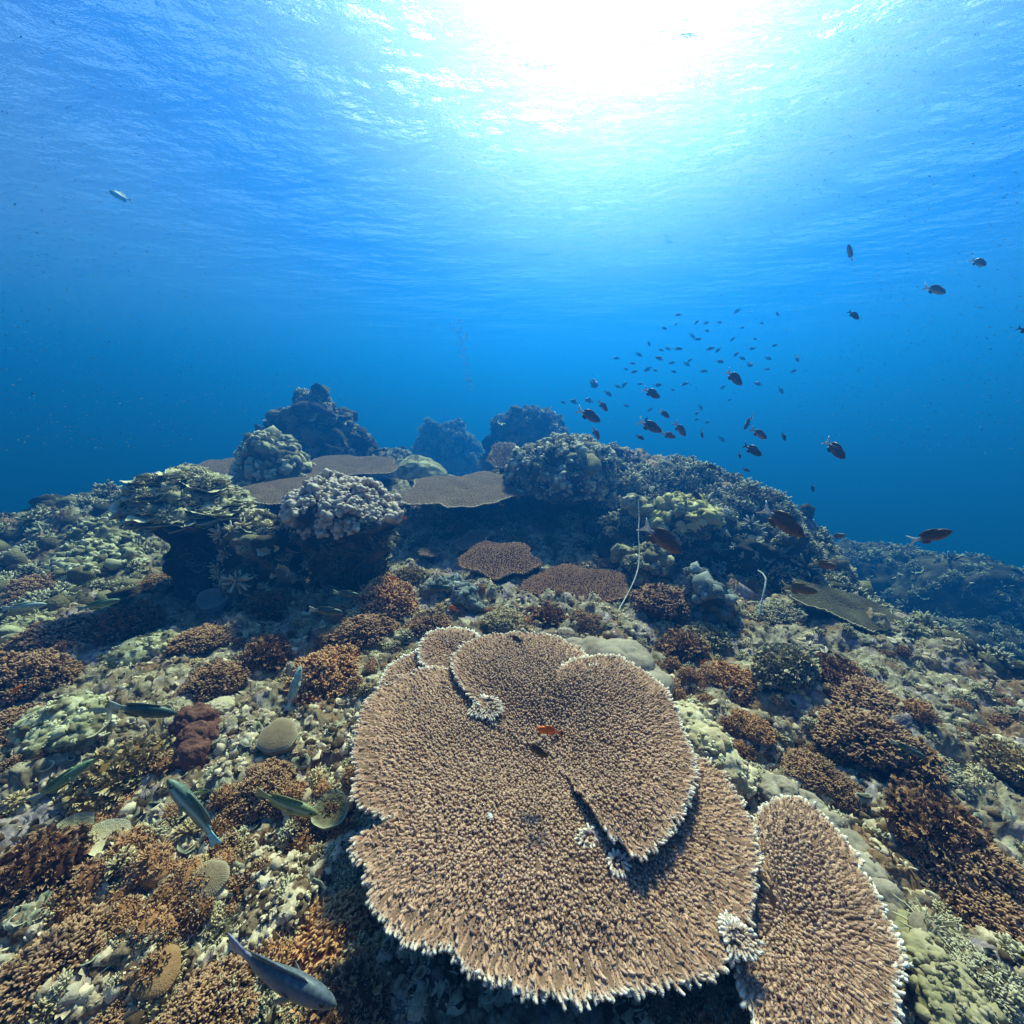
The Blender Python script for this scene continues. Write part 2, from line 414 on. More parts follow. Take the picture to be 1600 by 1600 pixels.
def build_floor():
    az = np.concatenate([np.linspace(-180, -82, 60, endpoint=False), np.linspace(-82, -64, 60, endpoint=False),
                         np.linspace(-64, 66, 1150, endpoint=False), np.linspace(66, 82, 60, endpoint=False), np.linspace(82, 180, 60, endpoint=False)]) * np.pi / 180
    r = np.geomspace(0.22, 62, 720)
    A, RR = np.meshgrid(az, r, indexing='ij'); x = (RR * np.sin(A)).ravel(); y = (RR * np.cos(A)).ravel()
    z = H(x, y); P = np.stack([x, y, z], 1)
    amp = 0.035 * np.clip(RR.ravel() / 2, 0.6, 2)
    P[:, 0] += amp * fbm(P * np.array([9, 9, 9]) + 3, 3); P[:, 1] += amp * fbm(P * 9 + 33, 3)
    _, idv = worley(np.stack([x, y, 0 * x], 1) * 6.5, 2)
    C = np.zeros((len(P), 3)); C[:, 0] = idv
    g = Geo(); g.add(P, grid_quads(len(az), len(r), wrap=True), C=C)
    n0 = len(P); g.add(np.array([[0, 0, -1.5]]))
    i = np.arange(len(az)); g.T.append(np.stack([i * len(r), np.full(len(az), n0), ((i + 1) % len(az)) * len(r)], 1))
    m, t = mat('reef_rock'); N = t.nodes.new; L = t.links.new
    o = N('ShaderNodeOutputMaterial'); b = N('ShaderNodeBsdfPrincipled'); b.inputs['Roughness'].default_value = 0.9
    b.inputs['Specular IOR Level'].default_value = 0.1
    tc = N('ShaderNodeTexCoord')
    def noise(s, d=6, r_=0.65, off=0):
        n = N('ShaderNodeTexNoise'); n.inputs['Scale'].default_value = s; n.inputs['Detail'].default_value = d; n.inputs['Roughness'].default_value = r_
        if off:
            v = N('ShaderNodeVectorMath'); v.inputs[1].default_value = (off, off, off); L(tc.outputs['Object'], v.inputs[0]); L(v.outputs[0], n.inputs['Vector'])
        else: L(tc.outputs['Object'], n.inputs['Vector'])
        return n.outputs[0]
    def ramp(src, stops):
        c = N('ShaderNodeValToRGB'); e = c.color_ramp.elements
        e[0].position, e[0].color = stops[0][0], (*stops[0][1], 1); e[1].position, e[1].color = stops[-1][0], (*stops[-1][1], 1)
        for p_, q in stops[1:-1]: x_ = e.new(p_); x_.color = (*q, 1)
        L(src, c.inputs[0]); return c.outputs[0]
    def mixc(f, a, b_):
        x_ = N('ShaderNodeMix'); x_.data_type = 'RGBA'; L(f, x_.inputs[0]); L(a, x_.inputs[6]); L(b_, x_.inputs[7]); return x_.outputs[2]
    a1 = ramp(noise(14, 8, 0.7), [(0.3, (.05, .034, .02)), (0.45, (.17, .13, .085)), (0.58, (.36, .30, .21)), (0.72, (.60, .53, .40))])
    a2 = ramp(noise(22, 7, 0.7, 7), [(0.3, (.05, .028, .018)), (0.5, (.20, .11, .06)), (0.7, (.40, .26, .17))])
    a3 = ramp(noise(30, 6, 0.7, 11), [(0.35, (.12, .10, .11)), (0.55, (.34, .26, .27)), (0.75, (.55, .50, .48))])
    m1 = ramp(noise(2.6, 5, 0.6, 3), [(0.50, (0, 0, 0)), (0.58, (1, 1, 1))]); m2 = ramp(noise(5.0, 5, 0.6, 19), [(0.54, (0, 0, 0)), (0.62, (1, 1, 1))])
    col = mixc(m2, mixc(m1, a1, a2), a3)
    L(col, b.inputs['Base Color'])
    bp = N('ShaderNodeBump'); bp.inputs['Strength'].default_value = 0.6; bp.inputs['Distance'].default_value = 0.012
    L(noise(70, 6, 0.7, 5), bp.inputs['Height']); L(bp.outputs[0], b.inputs['Normal']); L(b.outputs[0], o.inputs[0])
    f = obj('ground', g, m); tag(f, kind='structure')
    return m
M_ROCK = build_floor()
# ------------------------------------------------------------------ coral materials
M_TABLE = coral_mat('table_coral_brown', (.20, .092, .055), (.38, .195, .125), (.56, .325, .215), tip=(.88, .82, .72), scale=5, fine=260, bump=0.5, bump_dist=0.004, clump=0.45)
M_TABLEB = coral_mat('table_coral_base', (.15, .085, .055), (.24, .14, .095), scale=9, fine=150, bump=0.6, bump_dist=0.006)
M_FARTABLE = coral_mat('far_table_coral', (.10, .065, .048), (.19, .125, .09), tip=(.45, .38, .30), scale=5, fine=45, bump=1, bump_dist=0.02, clump=0.3)
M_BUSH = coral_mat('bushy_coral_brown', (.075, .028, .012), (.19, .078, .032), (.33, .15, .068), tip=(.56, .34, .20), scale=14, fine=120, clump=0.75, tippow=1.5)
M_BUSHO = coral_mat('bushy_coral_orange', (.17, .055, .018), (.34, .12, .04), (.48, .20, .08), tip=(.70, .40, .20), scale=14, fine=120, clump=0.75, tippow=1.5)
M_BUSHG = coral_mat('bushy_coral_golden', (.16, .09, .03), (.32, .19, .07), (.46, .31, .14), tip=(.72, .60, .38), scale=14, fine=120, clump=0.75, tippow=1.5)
M_BUSHT = coral_mat('bushy_coral_tan', (.12, .085, .045), (.24, .185, .11), (.40, .33, .21), tip=(.62, .55, .38), scale=14, fine=120, clump=0.75)
M_PALE = coral_mat('pale_green_coral', (.12, .10, .055), (.27, .245, .14), (.48, .44, .28), tip=(.70, .64, .44), scale=9, fine=90, clump=0.6, bump_dist=0.008)
M_CREAM = coral_mat('cream_knob_coral', (.14, .085, .06), (.28, .20, .155), (.42, .33, .26), tip=(.66, .56, .45), scale=12, fine=120, clump=0.6, tippow=1.2)
M_GREY = coral_mat('grey_leather_coral', (.16, .12, .09), (.28, .22, .17), (.42, .36, .28), scale=6, fine=160, clump=0.2, bump=0.3, bump_dist=0.003)
M_TAN = coral_mat('tan_coral', (.30, .22, .13), (.45, .36, .22), (.62, .52, .35), tip=(.8, .72, .5), scale=8, fine=150, clump=0.4)
M_YELLOW = coral_mat('yellow_boulder_coral', (.28, .23, .08), (.46, .40, .17), (.62, .56, .30), tip=(.8, .74, .5), scale=10, fine=120, clump=0.5)
M_DARK = coral_mat('dark_rock_and_shade', (.02, .018, .014), (.05, .042, .03), (.12, .10, .065), tip=(.3, .3, .22), scale=7, fine=60, clump=0.5, bump=0.6, bump_dist=0.02)  # rock tone pushed darker to carry the shade of overhung walls
M_MIDROCK = coral_mat('overgrown_rock', (.03, .024, .014), (.085, .07, .04), (.22, .19, .11), tip=(.6, .56, .4), scale=7, fine=60, clump=0.5, bump=0.6, bump_dist=0.02)
M_RUBBLE = coral_mat('coral_rubble', (.06, .036, .02), (.27, .19, .12), (.60, .48, .34), tip=(.70, .57, .41), scale=9, fine=120, clump=0.8, tippow=1.5)
M_RUBBLE2 = coral_mat('pink_grey_rubble', (.07, .04, .028), (.22, .145, .105), (.42, .34, .26), tip=(.64, .54, .42), scale=9, fine=120, clump=0.8)
M_MUSH = coral_mat('mushroom_coral_disc', (.10, .07, .04), (.20, .14, .09), (.28, .20, .13), tip=(.5, .42, .3), scale=30, fine=200, clump=0.6)
M_RED = coral_mat('red_brown_sponge', (.06, .026, .02), (.13, .055, .042), (.22, .11, .085), scale=20, fine=100, clump=0.1, bump=0.8, bump_dist=0.01)
M_WHIP = coral_mat('whip_coral_grey', (.40, .42, .38), (.60, .62, .56), scale=10, fine=90, clump=0.1)
M_BLUE = coral_mat('blue_grey_coral', (.10, .11, .10), (.20, .22, .21), (.32, .34, .33), tip=(.42, .44, .42), scale=12, fine=100, clump=0.5)
M_OLIVE = coral_mat('olive_sheet_coral', (.10, .095, .05), (.18, .17, .09), (.28, .27, .15), scale=6, fine=60, bump=0.8, bump_dist=0.02, clump=0.2)
M_RUSTP = coral_mat('rusty_plate_coral', (.08, .035, .02), (.16, .075, .045), (.25, .13, .085), tip=(.4, .26, .18), scale=14, fine=80, clump=0.4)
# ------------------------------------------------------------------ ground cover nobody could count
T_NOD = [t_nodule(i, 2, 0.9, 0.6 + 0.1 * i) for i in range(4)]
T_NOD1 = [t_nodule(i + 9, 1, 0.8, 0.7) for i in range(3)]
T_CHIP = [t_chip(i) for i in range(5)]
T_FRL = [t_frill(3, 5, i, w=0.8) for i in range(3)]
T_TWIG = [t_twig(i, 3, 4) for i in range(4)]
T_FING = [t_fingers(i, 7 + i, fat=0.9, seg=5) for i in range(3)]
T_BUSH = [t_bush(i, 120, (3, 5), 0.22, core=0.75) for i in range(4)]
T_BUSHF = [t_bush(i + 5, 40, (3, 5), 0.42) for i in range(3)]
def ring_points(n, r0, r1, az0=-80, az1=82, powr=1.0):
    u = rng.random(n); r = r0 * (r1 / r0) ** (u ** powr); a = R(az0) + R(az1 - az0) * rng.random(n)
    return r * np.sin(a), r * np.cos(a), r
def cover(name, label, tpls, m, n, r0, r1, size, sink=0.3, mask=None, lean=0.35, grow=0.0, full=True):
    x, y, r = ring_points(n, r0, r1)
    if mask is not None:
        k = mask(x, y) > rng.random(n); x, y, r = x[k], y[k], r[k]
    z = H(x, y); N = Hn(x, y, 0.03, full); N[:, 2] += 0.5
    s = size * np.exp(np.clip(rng.normal(size=len(x)), -2, 1.4) * (0.40 if m in (M_RUBBLE, M_RUBBLE2) else 0.22)) * (1 + grow * np.clip(r - 2, 0, 20))
    P = np.stack([x, y, z], 1) + N * 0.0; P[:, 2] -= s * sink
    M = frames(N, lean=lean) * s[:, None, None]
    g = Geo(); c = rng.random(len(x)); which = rng.integers(0, len(tpls), len(x))
    for i, t_ in enumerate(tpls):
        k = which == i; scatter(g, t_, P[k], M[k], c[k])
    o = obj(name, g, m); tag(o, label, kind='stuff'); return o
def patch(f, off, thr, soft=0.08, inv=False):
    def q(x, y):
        v = fbm(np.stack([x, y, 0 * x + off], 1) * f, 3); v = sstep(thr - soft, thr + soft, v)
        return 1 - v if inv else v
    return q
cover('coral_rubble', 'pale tan and green coral rubble between the corals', T_NOD + T_NOD1 + T_FRL + T_TWIG[:2] + T_CHIP[:3], M_RUBBLE, 30000, 0.7, 7, 0.0155, mask=patch(1.1, 3, -0.25))
cover('coral_rubble', 'pinkish grey broken coral pieces on the reef floor', T_CHIP[:2] + T_NOD1 + T_NOD[:2] + T_TWIG[:1], M_RUBBLE2, 12000, 0.7, 7, 0.0135, mask=patch(1.4, 13, -0.1))
cover('coral_growth', 'small brown leafy coral growth carpeting the reef', T_BUSH, M_BUSH, 1800, 0.75, 4.2, 0.050, sink=0.1, mask=patch(1.3, 23, 0.17))
cover('coral_growth', 'small tan leafy coral growth on the reef floor', T_BUSHF, M_BUSHT, 1000, 0.8, 6, 0.036, sink=0.1, mask=patch(1.2, 33, -0.05))
cover('coral_growth', 'distant overgrown reef cover fading into blue', T_BUSHF + T_NOD1, M_MIDROCK, 7000, 4.0, 26, 0.075, sink=0.1, grow=0.08)
cover('coral_growth', 'small golden tufted coral growth among the rubble', T_BUSHF, M_BUSHG, 900, 0.8, 6, 0.035, sink=0.1, mask=patch(1.6, 43, 0.0))
cover('coral_growth', 'thin olive plates of encrusting coral on the reef floor', T_CHIP, M_DARK, 1500, 0.8, 7, 0.030, sink=0.1, mask=patch(1.3, 53, 0.0), lean=0.2)
# ------------------------------------------------------------------ table corals
def t_branchlet(seed, nubs=5):
    r = np.random.default_rng(seed); g = Geo()
    V, Q, T, C = t_finger(seed, 5, (0, 0.35, 0.7, 0.93), (0.21, 0.20, 0.175, 0.13), 0.12); g.add(V, Q, T, C)
    for k in range(nubs):
        a = r.random() * 6.283; z = 0.25 + 0.6 * (k + r.random()) / nubs
        d = np.array([math.cos(a), math.sin(a), 0]); s = np.array([-d[1], d[0], 0]); c = d * 0.12 + np.array([0, 0, z])
        P = np.array([c + s * 0.08, c - s * 0.08, c - d * .02 + [0, 0, -0.10], c + d * 0.17 + np.array([0, 0, 0.12])])
        g.add(P, T=[(0, 2, 3), (2, 1, 3), (1, 0, 3)], C=[(0, z * z, 0)] * 3 + [(0, min(1, z * z + 0.25), 0)])
    return g.arrays()
T_BR = [t_branchlet(i) for i in range(5)]
T_BRL = [t_finger(40 + i, 4, (0, 0.6), (0.24, 0.2), 0.1) for i in range(3)]
def lobe_geo(poly, org, U, W, n, p0, spacing=0.0096, blen=0.0172, thick=0.016, dish=0.03, edge=0.0, lod=0, rim=0.10, nth=420, gnaw=0.012, seed=0, steep=78, wave=0.010, cc=None, hub=(0.07, 0.20), lift=0.0, wide=1.0, tipin=0.14):
    """poly: outline in plane coordinates; org: where the branches radiate from. Returns (base geo, branch geo)"""
    r_ = np.random.default_rng(seed + 11)
    poly = np.array(poly, float) - org; ang = np.arctan2(poly[:, 1], poly[:, 0]); rad = np.hypot(poly[:, 0], poly[:, 1])
    o = np.argsort(ang); ang, rad = ang[o], rad[o]
    A = np.concatenate([ang - 2 * np.pi, ang, ang + 2 * np.pi]); B = np.concatenate([rad] * 3)
    def RR(th):
        th = (th + np.pi) % (2 * np.pi) - np.pi
        k = np.interp(th, A, B)
        q = np.stack([np.cos(th) * 6, np.sin(th) * 6, 0 * th + seed], -1).reshape(-1, 3)
        return k * (1 + 0.02 * fbm(q * 2, 2).reshape(th.shape)) - gnaw * np.abs(perlin(q * 2.5 + 4)).reshape(th.shape) * 2
    def hz_(x, y, t):
        q = np.stack([x * 5, y * 5, 0 * x + seed], -1).reshape(-1, 3)
        wv = wave * perlin(q).reshape(x.shape) * 2
        if cc is None: return -dish * (1 - t) ** 2 + edge * t ** 2 + wv
        d = np.hypot(x + org[0] - cc[0], y + org[1] - cc[1])
        return lift * sstep(0.02, 0.34, d) - dish * (1 - sstep(0.0, 0.38, d)) + edge * sstep(0.3, 0.7, d) + wv
    def world(x, y, z): return p0 + U * (org[0] + x)[..., None] + W * (org[1] + y)[..., None] + n * z[..., None]
    th = np.linspace(-np.pi, np.pi, nth, endpoint=False); ts = np.linspace(0.02, 1, 26)
    TH, TS = np.meshgrid(th, ts, indexing='ij'); rho = RR(TH) * TS * 0.985; X, Y = rho * np.cos(TH), rho * np.sin(TH)
    Z = hz_(X, Y, TS) + 0.004 * np.cos(TH * 90) * TS
    g = Geo(); a = world(X, Y, Z); bzz = Z - thick * (1.0 - 0.75 * TS) - 0.006 + 0.004 * np.cos(TH * 70)
    b = world(X, Y, bzz)
    q = grid_quads(nth, 26, wrap=True)
    C = np.zeros((nth * 26, 3)); C[:, 0] = 0.4; C[:, 1] = (np.clip((TS - 0.97) / 0.03, 0, 1) * 0.8).ravel()
    g.add(a.reshape(-1, 3), q, C=C); g.add(b.reshape(-1, 3), q[:, ::-1], C=C * 0)
    i = np.arange(nth); j = (i + 1) % nth; e = nth * 26
    g.Q.append(np.stack([i * 26 + 25, j * 26 + 25, e + j * 26 + 25, e + i * 26 + 25], 1)[:, ::-1])
    g.Q.append(np.stack([i * 26, j * 26, e + j * 26, e + i * 26], 1))
    # branchlets
    m = rad.max() * 1.1; k = int(2 * m / spacing) + 2
    gx, gy = np.meshgrid(np.arange(k) * spacing - m, np.arange(int(k * 1.155)) * spacing * 0.866 - m, indexing='ij')
    gx = gx + (np.arange(gx.shape[1])[None] % 2) * spacing / 2
    gx = gx.ravel() + r_.normal(size=gx.size) * spacing * 0.2; gy = gy.ravel() + r_.normal(size=gy.size) * spacing * 0.2
    tt = np.arctan2(gy, gx); rr = np.hypot(gx, gy); t = rr / RR(tt); kk = t < 0.975
    for q in range(9):      # radial furrows where the rows part
        ca = r_.uniform(-np.pi, np.pi); dv = (tt - ca + np.pi) % (2 * np.pi) - np.pi + 0.05 * np.sin(rr * 20 + q)
        kk &= ~((np.abs(dv) * rr < 0.0042) & (t > 0.25 + 0.3 * r_.random()) & (r_.random(len(t)) < 0.85))
    kk &= ~((perlin(np.stack([gx * 14, gy * 14, 0 * gx + seed * 3.3], 1)) < -0.52) & (r_.random(len(t)) < 0.8))
    gx, gy, tt, t = gx[kk], gy[kk], tt[kk], t[kk]
    nr = int(2 * np.pi * rad.mean() / (spacing * 0.72)); rt = np.sort(r_.random(nr) * 0 + np.linspace(-np.pi, np.pi, nr, endpoint=False) + r_.normal(size=nr) * 0.004)
    rr = RR(rt) * (0.965 + 0.02 * r_.random(nr)); gx = np.concatenate([gx, rr * np.cos(rt)]); gy = np.concatenate([gy, rr * np.sin(rt)])
    tt = np.concatenate([tt, rt]); t = np.concatenate([t, np.full(nr, 0.99)]); isr = np.concatenate([np.zeros(len(gx) - nr), np.ones(nr)])
    P = world(gx, gy, hz_(gx, gy, t) - 0.004)
    edge_d = (1 - t) * np.interp(tt, A, B)
    if cc is not None:
        dc = np.hypot(gx + org[0] - cc[0], gy + org[1] - cc[1]); edge_d = edge_d + 0.25 * (1 - sstep(hub[0], hub[1], dc)) * (lift > 0)
        e_in = sstep(hub[0], hub[1], dc)
    else: e_in = 1.0
    ph = np.radians(np.clip(12 + (steep - 12) * np.clip(np.exp(-edge_d / (rim * 1.0)), 0, 1) ** 0.8 + 22 * t ** 2 * e_in, 0, 84)) 
    ta = tt + r_.normal(size=len(tt)) * 0.18
    D = (U[None] * np.cos(ta)[:, None] + W[None] * np.sin(ta)[:, None]) * np.sin(ph)[:, None] + n[None] * np.cos(ph)[:, None]
    D += r_.normal(size=D.shape) * 0.10
    L_ = blen * (0.55 + 0.45 * r_.random(len(t))) * (1 + 0.8 * np.exp(-edge_d / (rim * 0.5)) )
    global rng
    keep = rng; rng = r_; M = frames(D); rng = keep
    wd = blen * (1.25 + 0.4 * r_.random(len(t))) * wide * (1 + 0.3 * np.exp(-edge_d / rim))
    M = M * np.stack([wd, wd, L_], 1)[:, None, :]
    tipf = tipin + 0.12 * r_.random(len(t)) ** 3 + 1.0 * np.exp(-edge_d / 0.012)
    gb = Geo(); tpls = T_BRL if lod else T_BR
    w_ = r_.integers(0, len(tpls), len(P)); c = r_.random(len(P))
    for i_, tp in enumerate(tpls):
        s = w_ == i_
        V, Q, T, C = tp; n0 = len(gb.C); scatter(gb, tp, P[s], M[s], c[s])
        CC = gb.C[-1].reshape(-1, len(V), 3); f = tipf[s][:, None]
        CC[:, :, 1] = np.clip(CC[:, :, 1] * f + np.clip(f - 0.75, 0, 1) * 1.1 * (V[None, :, 2] > 0.5), 0, 1)
    return g, gb
def plane_axes(n):
    n = np.array(n, float); n /= np.linalg.norm(n); U = np.array([1.0, 0, 0]); U -= n * U.dot(n); U /= np.linalg.norm(U)
    return U, np.cross(n, U), n
def px_poly(pts, p0, n, U, W):
    return [((on_plane(x, y, p0, n) - p0).dot(U), (on_plane(x, y, p0, n) - p0).dot(W)) for x, y in pts]
def stalk(name, parent, top, r0, h, m, seed=0):
    nu, nv = 40, 14; a = np.arange(nu) / nu * 6.283; z = np.linspace(0, 1, nv); A, Z = np.meshgrid(a, z, indexing='ij')
    rr = r0 * (1 + 1.1 * (1 - Z) ** 3 + 0.25 * Z ** 6 * 2); P = np.stack([np.cos(A) * rr, np.sin(A) * rr, -h * Z], -1).reshape(-1, 3) + top
    P += fbm(P * 14 + seed, 3)[:, None] * 0.03
    g = Geo(); g.add(P, grid_quads(nu, nv, wrap=True)); return obj(name, g, m, parent)
# the big one in front: several plates of one colony
n0 = np.array([0.02, -0.10, 1.0]); U0, W0, n0 = plane_axes(n0); P0 = np.array([0.12, 1.25, -1.22])
big = thing('table_coral', 'huge brown table coral of overlapping rounded plates with white rims in front', 'table coral')
def big_plate(name, pts, org, lift, parent=big, label=None, **k):
    zl = k.pop('h', lift); p0 = P0 + n0 * (lift * 0.85)
    poly = px_poly(pts, p0, n0, U0, W0); p0 = P0 if 'cc' in k else p0
    if 'cc' in k: k['cc'] = np.array(px_poly([k['cc']], P0, n0, U0, W0)[0]); k['lift'] = lift
    og = np.array(px_poly([org], P0 + n0 * (lift * 0.85), n0, U0, W0)[0])
    base, br = lobe_geo(poly, og, U0, W0, n0, p0, **k)
    o = obj(name, base, M_TABLEB, parent); b = obj('branchlets', br, M_TABLE, o)
    if label: o['label'] = label
    return o
CC = (842, 1160)
front_pts = [(606,1278),(572,1262),(546,1246),(556,1215),(551,1180),(553,1140),(570,1100),(590,1075),(620,1060),(655,1046),(690,1042),(730,1055),(790,1080),(850,1090),(900,1100),(980,1120),(1040,1150),(1085,1180),(1110,1190),(1138,1212),(1160,1250),(1178,1290),(1188,1330),(1187,1370),(1178,1420),(1165,1470),(1155,1500),(1130,1522),(1090,1537),(1040,1550),(980,1552),(920,1563),(860,1558),(800,1545),(745,1530),(722,1512),(698,1488),(672,1490),(640,1480),(612,1455),(585,1425),(562,1365),(548,1315),(562,1302),(590,1290)]
big_plate('coral_plate', front_pts, (838, 1185), 0.0, seed=1, rim=0.16, dish=0.06, cc=CC)
back_pts = [(708,1050),(706,1030),(722,1008),(745,996),(790,989),(840,989),(880,1000),(908,1016),(928,1040),(925,1075),(890,1110),(850,1130),(800,1125),(750,1095),(722,1072)]
big_plate('coral_plate', back_pts, (838, 1118), 0.032, seed=3, rim=0.09, dish=0.056, cc=CC)
right_pts = [(848,1080),(872,1050),(902,1033),(935,1028),(968,1032),(1000,1052),(1032,1078),(1052,1110),(1066,1150),(1082,1185),(1085,1215),(1076,1250),(1058,1285),(1034,1322),(1005,1343),(985,1340),(968,1315),(940,1290),(925,1262),(905,1235),(893,1200),(868,1160),(862,1120),(872,1085)]
big_plate('coral_plate', right_pts, (893, 1120), 0.050, seed=4, rim=0.09, dish=0.053, edge=0.02, cc=CC, hub=(0.22, 0.36))
# small lifted tufts of paler branches on the plates
def tuft(px, py, lift, size, parent=big, pale=1.0, seed=0, tilt=(0, -0.3, 1)):
    p0 = P0 + n0 * lift; c = on_plane(px, py, p0, n0); U, W, n = plane_axes(tilt)
    a = np.linspace(0, 6.283, 16, endpoint=False); r_ = np.random.default_rng(seed); rr = size * (0.75 + 0.5 * r_.random(16))
    base, br = lobe_geo(np.stack([rr * np.cos(a), rr * 0.75 * np.sin(a)], 1), np.array([(r_.random() - .5) * size, 0.4 * size]), U, W, n, c, spacing=0.0085, blen=0.013, thick=0.008, dish=0.012, nth=60, rim=0.03, steep=65, tipin=0.3, seed=seed, gnaw=0.004)
    for C in br.C: C[:, 1] = np.clip(C[:, 1] * 0.6 + 0.35 * pale, 0, 1)
    b = obj('branchlets', br, M_TABLE, parent); b['label'] = 'small raised tuft of pale branchlets'
tuft(757, 1103, 0.015, 0.055, seed=5, pale=.6); tuft(935, 1050, 0.045, 0.035, seed=6, pale=0.6); tuft(918, 1308, 0.012, 0.022, seed=7, pale=.6)
tuft(966, 1350, 0.016, 0.022, seed=8, pale=.6); tuft(1158, 1468, 0.02, 0.03, seed=10, pale=.45); tuft(1142, 1446, 0.02, 0.016, seed=12, pale=.6)
stalk('stalk', big, P0 + np.array([-0.02, 0.12, -0.05]), 0.14, 0.6, M_TABLEB)
rt = thing('table_coral', 'brown table coral plate right of the biggest one, running off the bottom edge', 'table coral')
rp = [(1190,1335),(1183,1308),(1182,1280),(1198,1258),(1220,1246),(1248,1248),(1272,1262),(1295,1284),(1318,1308),(1334,1332),(1350,1368),(1368,1400),(1386,1440),(1402,1475),(1412,1505),(1400,1528),(1392,1550),(1400,1580),(1385,1615),(1340,1650),(1270,1660),(1210,1640),(1180,1590),(1160,1545),(1146,1505),(1152,1470),(1166,1420),(1180,1375)]
big_plate('coral_plate', rp, (1235, 1420), -0.05, parent=rt, seed=13, rim=0.10, dish=0.04)
stalk('stalk', rt, on_plane(1255, 1430, P0, n0) + np.array([0, 0, -0.1]), 0.08, 0.5, M_TABLEB, 3)
bk = thing('table_coral', 'small brown table coral with two lobes tucked behind the huge plates', 'table coral')
big_plate('coral_plate', [(662,1035),(658,1010),(672,992),(700,985),(735,988),(748,1000),(730,1030),(700,1048)], (705, 1015), -0.02, parent=bk, seed=14, nth=120, rim=0.06, dish=0.02)
big_plate('coral_plate', [(592,1085),(600,1055),(625,1030),(655,1020),(690,1025),(705,1045),(690,1070),(640,1085)], (655, 1050), -0.045, parent=bk, seed=15, nth=120, rim=0.06, dish=0.02, label='lower browner lobe')
stalk('stalk', bk, on_plane(680, 1030, P0, n0) + np.array([0, 0, -0.06]), 0.06, 0.4, M_TABLEB, 4)
# shelves farther back
def shelf(label, px, py, r, w, d, tilt=(0, -0.1, 1), m=M_FARTABLE, pts=None, spacing=0.03, blen=0.03, seed=0, sh=0.6, thick=0.03, group=None, cat='table coral', tip=1.0):
    c = at_r(px, py, r); U, W, n = plane_axes(tilt)
    t = thing('table_coral', label, cat, tuple(c), group=group); r_ = np.random.default_rng(seed + 50)
    a = np.linspace(0, 2 * np.pi, 28, endpoint=False)
    k = 1 + 0.16 * np.sin(a * 2 + seed) * r_.random() + 0.10 * np.sin(a * 5 + seed * 2) + 0.05 * r_.normal(size=28)
    base, br = lobe_geo(np.stack([w * k * np.cos(a), d * k * np.sin(a)], 1), np.array([0., 0.1 * d]), U, W, n, np.zeros(3), spacing=spacing, blen=blen, thick=thick, dish=0.03 * w, nth=160, lod=1, rim=0.06, seed=seed, gnaw=0.02)
    for C in br.C: C[:, 1] *= tip
    obj('coral_plate', base, m, t); obj('branchlets', br, m, t)
    if sh: stalk('stalk', t, np.array([0, 0.1 * d, -0.07]), w * 0.18, sh, M_DARK, seed)
    return t
shelf('wide flat grey-brown table coral with thin pale rim left of the domed bommie', 728, 763, 4.5, 0.66, 0.58, (0.0, -0.20, 1), spacing=0.02, blen=0.012, seed=1)
shelf('pale greyish table coral standing below the tall left pinnacle', 540, 727, 5.9, 0.70, 0.50, (0.0, -0.19, 1), spacing=0.025, blen=0.014, seed=2, tip=0.6)
shelf('broad dull brown table coral half hidden behind the knobbly cream-topped bommie', 440, 766, 5.0, 0.50, 0.45, (0, -0.14, 1), spacing=0.025, blen=0.014, seed=3, tip=0.3)
shelf('flat dusky shelf coral behind the rounded knobbly mound at left', 358, 727, 6.6, 0.52, 0.4, (0, -0.16, 1), spacing=0.028, blen=0.014, seed=4, tip=0.5)
shelf('pale bluish plate coral tucked against the left side of the domed bommie', 785, 710, 5.6, 0.22, 0.3, (-0.2, -0.45, 1), spacing=0.03, seed=5, sh=0.3)
shelf('small pale-rimmed plate coral tilted in the dark below the wide table coral', 738, 843, 3.9, 0.20, 0.12, (-0.30, -0.35, 1), spacing=0.018, blen=0.016, seed=6, sh=0.3, thick=0.02, tip=1.4)
shelf('tiny greenish plate coral in the dark hollow, left of a tilted plate', 672, 862, 3.8, 0.10, 0.08, (0.1, -0.3, 1), spacing=0.018, blen=0.016, seed=7, sh=0.3, thick=0.02)
shelf('brown fuzzy plate coral lying flat below the wide table coral', 780, 872, 3.45, 0.36, 0.30, (0.0, -0.22, 1), m=M_RUSTP, spacing=0.02, blen=0.02, seed=8, sh=0.3, tip=0.5)
shelf('reddish brown plate coral spread below the domed bommie', 898, 914, 3.05, 0.42, 0.26, (-0.12, -0.25, 1), m=M_RUSTP, spacing=0.018, blen=0.017, seed=9, sh=0.3, tip=0.4)
shelf('small brown fuzzy plate coral in the shade under the domed bommie', 812, 845, 4.0, 0.16, 0.14, (0.0, -0.2, 1), m=M_RUSTP, spacing=0.02, blen=0.02, seed=10, sh=0.3, tip=0.4)
shelf('large pale green sheet coral sloping down along the right-hand drop', 1335, 950, 3.8, 0.60, 0.20, (0.34, -0.36, 1), m=M_MIDROCK, spacing=0.02, blen=0.008, seed=11, sh=0.35, tip=0.2)
